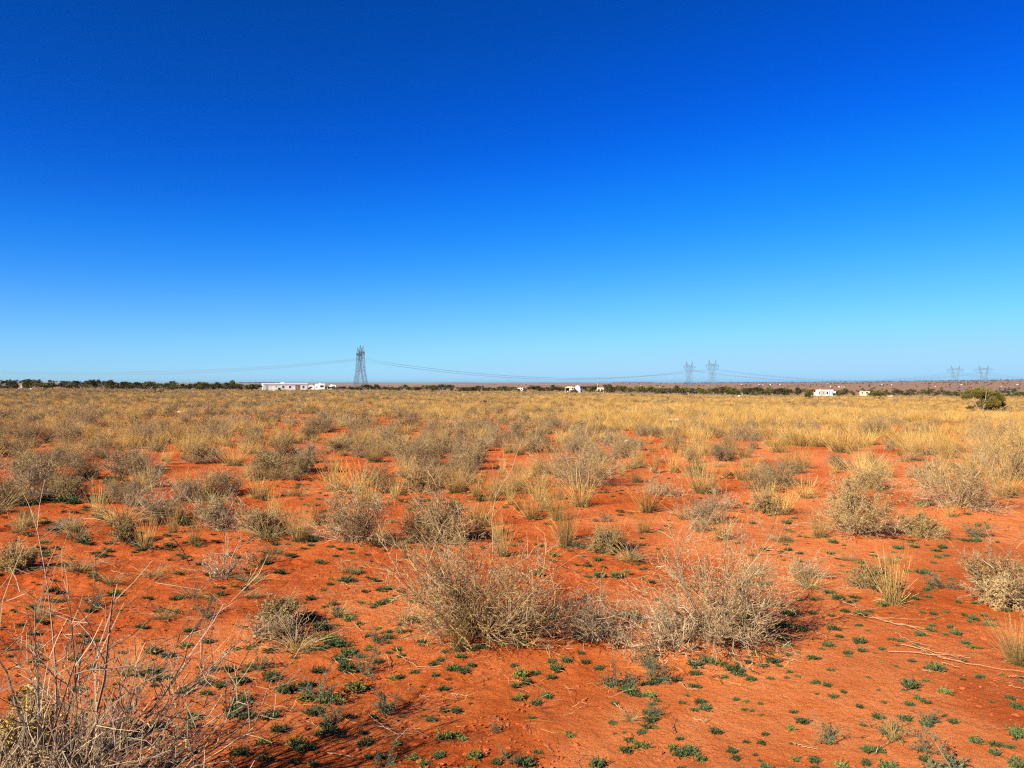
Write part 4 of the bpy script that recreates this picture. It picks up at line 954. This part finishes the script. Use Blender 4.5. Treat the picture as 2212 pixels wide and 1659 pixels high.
# left side: dark roofed house, arched shed, low brown roof
e = place("roofed_house", -2, 330, 0, "white house with dark sloping roof cut by the left edge", "house")
prism("wall", [(-4, 0), (-4, 2.6), (0, 3.6), (2.4, 2.4), (2.4, 0)], 0, 6, M_WHITE, e)
prism("roof", [(-4.4, 2.5), (0, 3.85), (0, 4.0), (-4.4, 2.65)], -.5, 12, M_ROOF, e); prism("roof", [(0, 3.85), (2.9, 2.35), (2.9, 2.5), (0, 4.0)], -.5, 12, M_ROOF, e)
boxm("barge_board", -.1, .1, -.56, -.503, 3.6, 3.95, M_TRIM, e); prism("barge_board", [(0, 3.7), (2.9, 2.2), (2.9, 2.42), (0, 3.95)], -.6, -.51, M_TRIM, e)
boxm("garage_opening", -3.6, .9, -.03, -.003, 0, 2.1, M_DARK, e); window(e, 1.3, 1.9, 1.1, 1.7, 0)
e = place("dark_annex", 18, 345, 0, "long dark building behind the white house at left", "building"); boxm("wall", -5, 3, 0, 6, 0, 2.9, M_ROOF, e); prism("roof", [(-.3, 2.9), (3, 3.8), (6.3, 2.9)], -5.3, 3.3, M_ROOF, e, 'x')
e = place("arched_shed", 50, 322, -24, "arched shed with white-framed doorway and dark side", "shed")
prof = [(-.95, 0), (-.95, 1.6), (-.62, 2.35), (0, 2.65), (.62, 2.35), (.95, 1.6), (.95, 0)]
prism("wall", prof, .15, 3.4, solid("charcoal_siding", (.05, .055, .065), .8), e)
prism("front_frame", prof, 0, .147, M_TRIM, e); prism("door", [(x * .66, z * .9) for x, z in prof], -.05, -.003, solid("grey_door", (.22, .27, .27), .7), e)
e = place("low_cabin", 87, 430, 5, "low cabin with reddish brown roof behind the left trees", "cabin"); boxm("wall", -2.6, 2.6, 0, 4, 0, 2.2, M_TANP, e); prism("roof", [(-.3, 2.2), (2, 3.2), (4.3, 2.2)], -2.9, 2.9, M_RED, e, 'x'); window(e, -.6, .2, 1, 1.7, 0)
e = place("canvas_tent", 67, 330, 0, "small cream tent peak left of the low cabin", "tent"); prism("canvas", [(-.7, 0), (-.5, 1.4), (0, 2.1), (.5, 1.4), (.7, 0)], 0, 1.4, M_CREAM, e); prism("flap", [(-.2, 0), (0, 1.5), (.2, 0)], -.03, -.003, M_BROWN, e)
# white houses on the far slope
rng = np.random.default_rng(8)
for i, (px, yt, wpx) in enumerate([(1530, 833, 3.2), (1602, 829.6, 4), (1640, 830.2, 4), (1648, 830.4, 3), (1664, 830.2, 4), (1684, 830, 4.2), (1788, 828.6, 4.5), (1796, 835, 7), (1812, 835, 6), (1818, 835.2, 3), (1824, 835.2, 5), (1905, 829.5, 4), (1926, 830.2, 3.2), (2020, 834, 3), (2077, 830.2, 4.5), (2088, 830.0, 4), (2163, 833.6, 3), (2198, 830.5, 5), (786, 831.5, 3), (1385, 832.0, 3.5), (1425, 834, 3)]):
    d = find_depth(px, yt + 1.5, 900., 3400.); wd = wpx * .6 * d / F; x, y, z = at(px, d)
    e = link("far_house", None, None, (x, y, z)); e.rotation_euler.z = rng.uniform(-.5, .5)
    e.location.z = max(z, CAM_Z - (yt + 1.5 - CY) * d / F)
    tag(e, None, "house", "tiny white houses on the far slope"); ITEMS.append((e, "tiny white far house", px, yt))
    hh = wd * rng.uniform(.38, .5); boxm("wall", -wd / 2, wd / 2, -wd * .25, wd * .25, -3, hh, M_WHITE, e); prism("roof", [(-wd * .28, hh), (0, hh * 1.4), (wd * .28, hh)], -wd * .54, wd * .54, M_WHITE, e, 'x')

# ------------------------------------------------------------------ pylons and their wires
M_STEEL = solid("galvanised_steel", (.13, .17, .22), .6, .0, .1, .2); M_INS = solid("insulator_glass", (.05, .09, .12), .35)
def beams(name, segs, r, parent, mat=None, sides=4):
    P = np.array(segs, float)
    V, Fq = tubes(P, np.full((len(P), 2), r), sides); return link(name, mesh_np(name, V, Fq, mat or M_STEEL), parent)
def pylon(px, d, yaw, label, h=46., zoff=0):
    x, y, z = at(px, d); e = link("pylon", None, None, (x, y, z + zoff)); e.rotation_euler.z = yaw; k = h / 46.; e.scale = (k, k, k)
    tag(e, label, "pylon", "lattice pylons of the power line")
    for s in (-1, 1):
        seg, br = [], []
        def mast(z0, z1, xo0, xo1, xi0, xi1, y0, y1, n):
            c0 = [(xo0, -y0), (xi0, -y0), (xi0, y0), (xo0, y0)]; c1 = [(xo1, -y1), (xi1, -y1), (xi1, y1), (xo1, y1)]
            q = lambda c, t: (s * (c0[c][0] * (1 - t) + c1[c][0] * t), c0[c][1] * (1 - t) + c1[c][1] * t, z0 + (z1 - z0) * t)
            for c in range(4): seg.append((q(c, 0), q(c, 1)))
            for i in range(n):
                t0, t1 = i / n, (i + 1) / n
                for c in range(4):
                    br.append((q(c, t0), q((c + 1) % 4, t1))); br.append((q((c + 1) % 4, t0), q(c, t1))); br.append((q(c, t1), q((c + 1) % 4, t1)))
        mast(-3, 20, 7.6, 4.9, 1.4, .8, 6.6, 3.1, 4)
        mast(20, 38, 4.9, 6.6, .8, 5.2, 3.1, 1.3, 5)
        b = beams("leg_frame", seg, .13, e); beams("bracing", br, .032, b)
    seg = []
    for yy in (-1.3, 1.3):
        seg += [((-17, 0, 38), (-6, yy, 38)), ((-6, yy, 38), (6, yy, 38)), ((6, yy, 38), (17, 0, 38)), ((-17, 0, 38), (-7, yy, 41)), ((-7, yy, 41), (7, yy, 41)), ((7, yy, 41), (17, 0, 38))]
        for i in range(8): xa = -7 + i * 1.75; seg += [((xa, yy, 38), (xa + .875, yy, 41)), ((xa + .875, yy, 41), (xa + 1.75, yy, 38))]
        for sx in (-1, 1):
            for i in range(3): xa = 7 + i * 3.2; seg += [((sx * xa, yy * (1 - i / 3.2), 38), (sx * (xa + 1.5), yy * (1 - i / 3.), 41 - (i + .5) * .95))]
    beams("crossarm", seg, .09, e)
    for sx in (-1, 1): beams("peak", [((sx * 5.2, 1.2, 41), (sx * 8.4, 0, 47)), ((sx * 5.2, -1.2, 41), (sx * 8.4, 0, 47)), ((sx * 7.2, 1.2, 40.5), (sx * 8.4, 0, 47)), ((sx * 7.2, -1.2, 40.5), (sx * 8.4, 0, 47))], .17, e)
    for xc in (-11.2, 0, 11.2): beams("insulator_string", [((xc - 3.4, 0, 37.6), (xc, 0, 33)), ((xc + 3.4, 0, 37.6), (xc, 0, 33))], .12, e, M_INS, 6)
    return e, [(xc, 0, 32.9) for xc in (-11.2, 0, 11.2)] + [(-8.4, 0, 47), (8.4, 0, 47)]
def world(p, loc): e, pts = p; m = Matrix.Translation(e.location) @ Matrix.Rotation(e.rotation_euler.z, 4, 'Z') @ Matrix.Scale(e.scale[0], 4); return [np.array(m @ Vector(q)) for q in pts]
view = lambda px: -math.atan2((px - CX) / F, 1)
T1 = pylon(775.5, 850, view(775) + math.radians(80), "left one of the overlapping tallest pylons behind the trailers")
T1b = pylon(781.5, 880, view(781) + math.radians(79), "right one of the overlapping tallest pylons behind the trailers", 50)
T2 = pylon(1489, 1200, view(1489) + math.radians(53), "shorter left pylon of the central pair above the tree line", 45)
T3 = pylon(1539, 1150, view(1539) + math.radians(51), "taller right pylon of the central pair above the tree line", 46)
T4 = pylon(2064, 1410, view(2064) + math.radians(25), "left pylon of the far pair on the right slope", 45)
T5 = pylon(2125, 1420, view(2125) + math.radians(10), "right pylon of the far pair on the right slope", 46)
M_WIRE = solid("aluminium_wire", (.20, .24, .28), .5, .3)
def wires(A, B, sag, word, flip=False):
    a, b = world(A, 0), (world(B, 0) if isinstance(B, tuple) else B)
    n = 40; t = np.linspace(0, 1, n)
    for k in range(3):
        p, q = a[k], b[2 - k if flip else k]
        P = p[None] * (1 - t)[:, None] + q[None] * t[:, None]; P[:, 2] -= 4 * sag * t * (1 - t)
        off = [(0, 0, 0), (0, .22, .38), (0, -.22, .38)]
        V, Fq = tubes(np.stack([P + np.array(o) for o in off]), np.full((3, n), .024))
        o = link("power_line_wire", mesh_np("power_line_wire", V, Fq, M_WIRE)); tag(o, f"{('one outer', 'middle', 'other outer')[k]} wire {word}", "power line", "wires of the power line")
def off_frame(A, dx, dy, z): return [p + np.array([dx, dy, z]) for p in world(A, 0)]
wires(T1, T2, 18, "sagging from the left tallest pylon to the shorter central pylon"); wires(T1b, T3, 18, "sagging from the right tallest pylon to the taller central pylon")
wires(T1, off_frame(T1, -560, -60, 0), 17, "of the lower line running left off the tallest pylons"); wires(T1b, off_frame(T1b, -600, -60, 0), 17, "of the upper line running left off the tallest pylons")
wires(T2, T4, 17, "from the shorter central pylon towards the far pair"); wires(T3, T5, 17, "from the taller central pylon towards the far pair")
wires(T4, off_frame(T4, 460, 330, 6), 15, "leaving the left far pylon towards the right edge"); wires(T5, off_frame(T5, 460, 330, 6), 15, "leaving the right far pylon towards the right edge")

# ------------------------------------------------------------------ litter, stones, fallen twigs
def lathe_can(name, r, Lc, crush, mat, seed):
    rr = np.random.default_rng(seed); n, m = 40, 22; V, Fq = [], []
    for i in range(n):
        t = i / (n - 1); e_ = min(1, (t * n + .7) / 2.0, ((1 - t) * n + .7) / 2.0)
        pin = 1 - crush * math.exp(-((t - .42) / .13) ** 2)
        for j in range(m):
            a = j * 2 * math.pi / m; wv = 1 + .07 * crush * math.sin(5 * a + 9 * t) + rr.normal(0, .012)
            V.append(((t - .5) * Lc + .012 * math.sin(6 * t) * math.cos(a), r * math.cos(a) * e_ * wv * (1.15 - .15 * pin), r + r * math.sin(a) * e_ * wv * pin - r * (1 - pin) * .3))
    for i in range(n - 1):
        for j in range(m): Fq.append((i * m + j, i * m + (j + 1) % m, (i + 1) * m + (j + 1) % m, (i + 1) * m + j))
    me = bpy.data.meshes.new(name); me.from_pydata(V, [], Fq + [tuple(range(m - 1, -1, -1)), tuple((n - 1) * m + j for j in range(m))]); me.update(); me.materials.append(mat)
    me.polygons.foreach_set("use_smooth", [True] * len(me.polygons)); return me
M_CAN = solid("faded_aluminium_print", (.15, .15, .14), .6, .1, .2, 30, (.08, .10, .08)); M_CANEND = solid("bare_aluminium", (.35, .34, .30), .5, .4)
x, y, z = gp(987, 1101)
e = link("crushed_can", None, None, (x, y, z)); e.rotation_euler.z = -.25; tag(e, "crushed drink can, grey and cream, on the red sand between green weeds", "can", "litter")
link("body", lathe_can("body", .031, .125, .55, M_CAN, 3), e)
V, Fq = tubes(np.array([[[.0605, 0, .031], [.0635, 0, .031], [.065, 0, .031]]]), np.array([[.026, .027, .012]]), 16); link("lid", mesh_np("lid", V, Fq, M_CANEND), e)
V, Fq = tubes(np.array([[[-.066, 0, .031], [-.064, 0, .031], [-.0605, 0, .031]]]), np.array([[.012, .027, .026]]), 16); link("base", mesh_np("base", V, Fq, M_CANEND), e)
M_PLAS = solid("white_plastic", (.82, .80, .74), .35, 0, .06, 8); M_PAPER = solid("white_paper", (.80, .78, .74), .8, 0, .1, 20)
def lump(name, sx, sy, sz, mat, seed, angular=.25):
    import bmesh
    bm = bmesh.new(); bmesh.ops.create_icosphere(bm, subdivisions=3, radius=1)
    for v in bm.verts:
        c = v.co; n_ = 1 + angular * (fbm(np.array([c.x * 1.3 + seed]), np.array([c.y * 1.3 + c.z * 2.1]), seed, 3)[0] - .5) * 2
        v.co = Vector((c.x * sx * n_, c.y * sy * n_, max(c.z * n_, -.55) * sz))
    me = bpy.data.meshes.new(name); bm.to_mesh(me); bm.free(); me.materials.append(mat); return me
d = find_depth(1452, 921); x, y, z = at(1452, d)
for dx, sx, lab in ((-.08, .10, "left one of two white plastic jugs lying in the golden grass"), (.13, .12, "right one of two white plastic jugs lying in the golden grass")):
    e = link("plastic_jug", None, None, (x + dx * 1.2, y - .1, z + .2)); e.rotation_euler.z = .2; tag(e, lab, "jug", "litter"); e.scale = (.8, .8, .8)
    link("body", lathe_can("body", .075, .18, .12, M_PLAS, 7), e)
    V, Fq = tubes(np.array([[[.088, 0, .075], [.10, 0, .075], [.118, 0, .075], [.12, 0, .075]]]), np.array([[.04, .022, .020, .004]]), 12); link("cap", mesh_np("cap", V, Fq, M_PLAS), e)
def flake(px, py, sx, sy, lab, mat, cat, name, up=.0, sz=.05):
    d = find_depth(px, py, 3.) if py < 950 else gp(px, py)[1]; x, y, z = at(px, d)
    o = link(name, lump(name, sx, sy, sz, mat, int(px)), None, (x, y, z + sz * .4 + up)); tag(o, lab, cat, "litter" if cat != "stone" else None)
flake(1353, 968, .05, .035, "scrap of white paper caught by the right side of the wide grey shrub", M_PAPER, "paper", "paper_scrap", .12, .06)
flake(390, 893, .22, .10, "pale flat stone slab lying in front of a dark tyre-like hollow at left", M_PAPER, "stone", "stone_slab", .05, .06)
flake(41, 842, .7, .4, "white flat scrap in the grass in front of the arched shed", M_PLAS, "scrap", "white_scrap", .3, .25)
flake(67, 843.5, .4, .3, "small white scrap right of the one in front of the arched shed", M_PLAS, "scrap", "white_scrap", .3, .2)
flake(93, 838.5, .5, .4, "white barrel-like lump under the left junipers", M_PLAS, "scrap", "white_scrap", .3, .5)
flake(1597, 862 - 2, .35, .2, "pale lump beside the round middle juniper", M_PAPER, "scrap", "white_scrap", .4, .2)
flake(1925, 858.5, 1.2, .5, "pale pinkish stone heap right of the dense round juniper", solid("pinkish_stone", (.62, .45, .36), .9), "stone", "stone_heap", .1, .4)
TW = [((1024, 2304), ["735,60 800,95 880,100", "665,690 680,740 760,810 850,890", "680,720 800,735 980,770", "1210,650 1230,700 1330,760 1410,805 1600,790", "970,1210 1100,1320 1290,1410", "1350,1140 1480,1165 1580,1175", "855,430 900,480 970,490", "920,410 990,400",
       "1410,1055 1500,1060", "1690,1025 1850,1060", "620,1540 780,1570 950,1585", "1550,560 1640,610", "1700,170 1600,250 1560,330", "1130,700 1150,780 1130,870", "440,1270 560,1330"]),
      ((2048, 2304), ["1570,1250 1660,1280 1710,1240", "1440,930 1520,990 1600,1000", "880,1110 940,1160 990,1210", "1395,1370 1385,1290 1400,1230", "2110,860 2150,840 2200,845", "240,640 400,630 540,650", "400,820 470,850", "1160,590 1300,640 1420,690", "860,230 1100,230 1290,240", "560,390 620,440", "1700,900 1770,860 1810,950"]),
      ((3072, 2304), ["700,340 900,370 1100,375 1360,400", "900,370 1100,420 1350,470", "1040,660 1300,670 1600,740 1900,810 2210,840", "1300,620 1500,690 1750,720", "215,1465 320,1490 430,1515", "90,735 200,730 290,760", "905,1560 980,1490 1090,1430", "950,1340 1100,1380 1160,1480", "2080,960 2212,990",
       "1400,385 1500,350", "2080,880 2212,885", "1330,825 1420,845", "1000,400 1200,440 1400,520", "1100,500 1300,620 1420,720", "640,230 780,290", "1500,760 1650,800", "1150,600 1350,650 1500,720 1700,760"]),
      ((0, 2304), ["760,180 830,280 900,290", "1550,160 1690,120", "1870,650 1960,690 2010,660", "1830,350 1900,290"]),
      ((0, 1550), ["960,1590 1060,1620 1150,1615", "980,1540 1100,1500 1240,1490", "860,1500 1000,1560"])]
M_STICK = [solid("dry_stick", (.52, .38, .22), .8), solid("dark_stick", (.16, .10, .07), .9)]
LAND += [("the long fallen straws at lower right", 2080, 1530)]
k = 0
for (ox, oy), ls in TW:
    for s_ in ls:
        pts = [gp((ox + float(a.split(",")[0]) / 2.16) / 1.8517, (oy + float(a.split(",")[1]) / 2.16) / 1.8517) for a in s_.split()]
        pts = np.array(pts); rr = np.random.default_rng(k); c = pts.mean(0)
        tt = np.linspace(0, len(pts) - 1, 14); Q = np.stack([np.interp(tt, np.arange(len(pts)), pts[:, j]) for j in range(3)], 1)
        Lq = np.linalg.norm(pts[-1] - pts[0]); Q[1:-1] += rr.normal(0, .012 * min(Lq, .5), (12, 3)); Q[:, 2] = height(Q[:, 0], Q[:, 1]) + .006 + np.abs(rr.normal(0, .006, 14))
        Q -= c
        Ps = [Q]; 
        if Lq > .25:
            for b_ in range(2):
                i0 = int(rr.integers(3, 10)); dv = (Q[i0 + 1] - Q[i0]); ang = rr.choice([-1, 1]) * .6
                dv = np.array([dv[0] * math.cos(ang) - dv[1] * math.sin(ang), dv[0] * math.sin(ang) + dv[1] * math.cos(ang), .004]); Ps.append(Q[i0] + np.linspace(0, 3.2, 14)[:, None] * dv)
        V, Fq = tubes(np.array(Ps), np.array([(.0022 if j == 0 else .0013) * np.linspace(1, .45, 14) for j in range(len(Ps))]), 5)
        o = link("fallen_twig", mesh_np("fallen_twig", V, Fq, M_STICK[1 if rr.uniform() < .2 else 0]), None, tuple(c))
        px, py = proj(*c); tag(o, None, "twig", "fallen twigs and straws on the sand"); ITEMS.append((o, ("long" if Lq > .4 else "short") + " fallen twig", px, py)); k += 1
# loose clods
import bmesh
CL = []
m_clod = solid("red_clod", (.58, .13, .03), .95, 0, .2, 60)
for i in range(4): CL.append(lump("clod", 1, .8, .7, m_clod, 40 + i, 1.1))
rows = []
rng = np.random.default_rng(99)
for _ in range(26000):
    y = 2.6 + rng.gamma(1.6, 2.2); x = rng.uniform(-.75, .75) * y
    if y > 14: continue
    if rng.uniform() > (.25 + .75 * (x < .9) * (fbm(np.array([x]), np.array([y]), 77, 2)[0] > .45)): continue
    z = float(height(np.array([x]), np.array([y]))[0]); s_ = .0020 + rng.gamma(1.3, .0017); rows.append((x, y, z - .004, s_, s_, s_ * .8))
scatter("clods", "loose crumbs and clods of red sand", "clods", CL, rows, m_clod)
rows = []     # straw litter
LI = []
for i in range(5):
    r2 = np.random.default_rng(140 + i); n = 5
    P = grow(r2, r2.normal(0, .35, (n, 3)) * [1, 1, 0] + [0, 0, .05], np.stack([r2.normal(0, 1, n), r2.normal(0, 1, n), r2.uniform(0, .15, n)], 1), r2.uniform(.4, 1.3, n), 5, .22, 0)
    P[:, :, 2] = np.clip(P[:, :, 2], .03, .3); V, Fq = tubes(P, np.full((n, 5), .0065)); LI.append(mesh_np("straw_litter_bit", V, Fq, M_GRASS, tube_col(pick(r2, n, PALE + STRAW), 5)))
for _ in range(800):
    y = 3 + rng.gamma(1.7, 2.6); x = rng.uniform(-.74, .74) * y
    if y > 20: continue
    z = float(height(np.array([x]), np.array([y]))[0]); s_ = rng.uniform(.04, .16) * (1 if fbm(np.array([x * 1.1]), np.array([y * 1.1]), 83, 2)[0] > .5 else .5); rows.append((x, y, z - .004, s_, s_, s_))
for h in HERO:
    if h[2] < 1000: continue
    hx, hy, hz_ = gp(h[1], h[2]); R = h[3] * hy / F / 2
    for _ in range(int(6 + 30 * R)):
        a = rng.uniform(0, 6.28); q = R * rng.uniform(.2, 1.35); x, y = hx + math.cos(a) * q, hy + math.sin(a) * q
        rows.append((x, y, float(height(np.array([x]), np.array([y]))[0]) - .003, *((rng.uniform(.04, .13),) * 3)))
scatter("straw_litter", "thin dry straws and twig bits littering the red sand", "litter", LI, rows, M_GRASS)

# ------------------------------------------------------------------ haze over the whole plain, sky outside
hm = bpy.data.materials.new("haze_air"); hm.use_nodes = True; n = hm.node_tree; n.nodes.clear()
o_ = n.nodes.new("ShaderNodeOutputMaterial"); pv = n.nodes.new("ShaderNodeVolumePrincipled")
pv.inputs['Color'].default_value = (.62, .76, 1, 1); pv.inputs['Density'].default_value = 2.6e-5; pv.inputs['Anisotropy'].default_value = .5
n.links.new(pv.outputs[0], o_.inputs['Volume'])
V = [(x, y, z) for z in (-62, 62) for y in (-90, 33000) for x in (-23000, 23000)]
hz = link("haze", mesh_np("haze", V, [(0, 2, 3, 1), (4, 5, 7, 6), (0, 1, 5, 4), (2, 6, 7, 3), (0, 4, 6, 2), (1, 3, 7, 5)], hm)); tag(hz, "thin blue haze over the plain", "haze", kind="stuff")
label_items()
print("OBJECTS", len(S.objects))
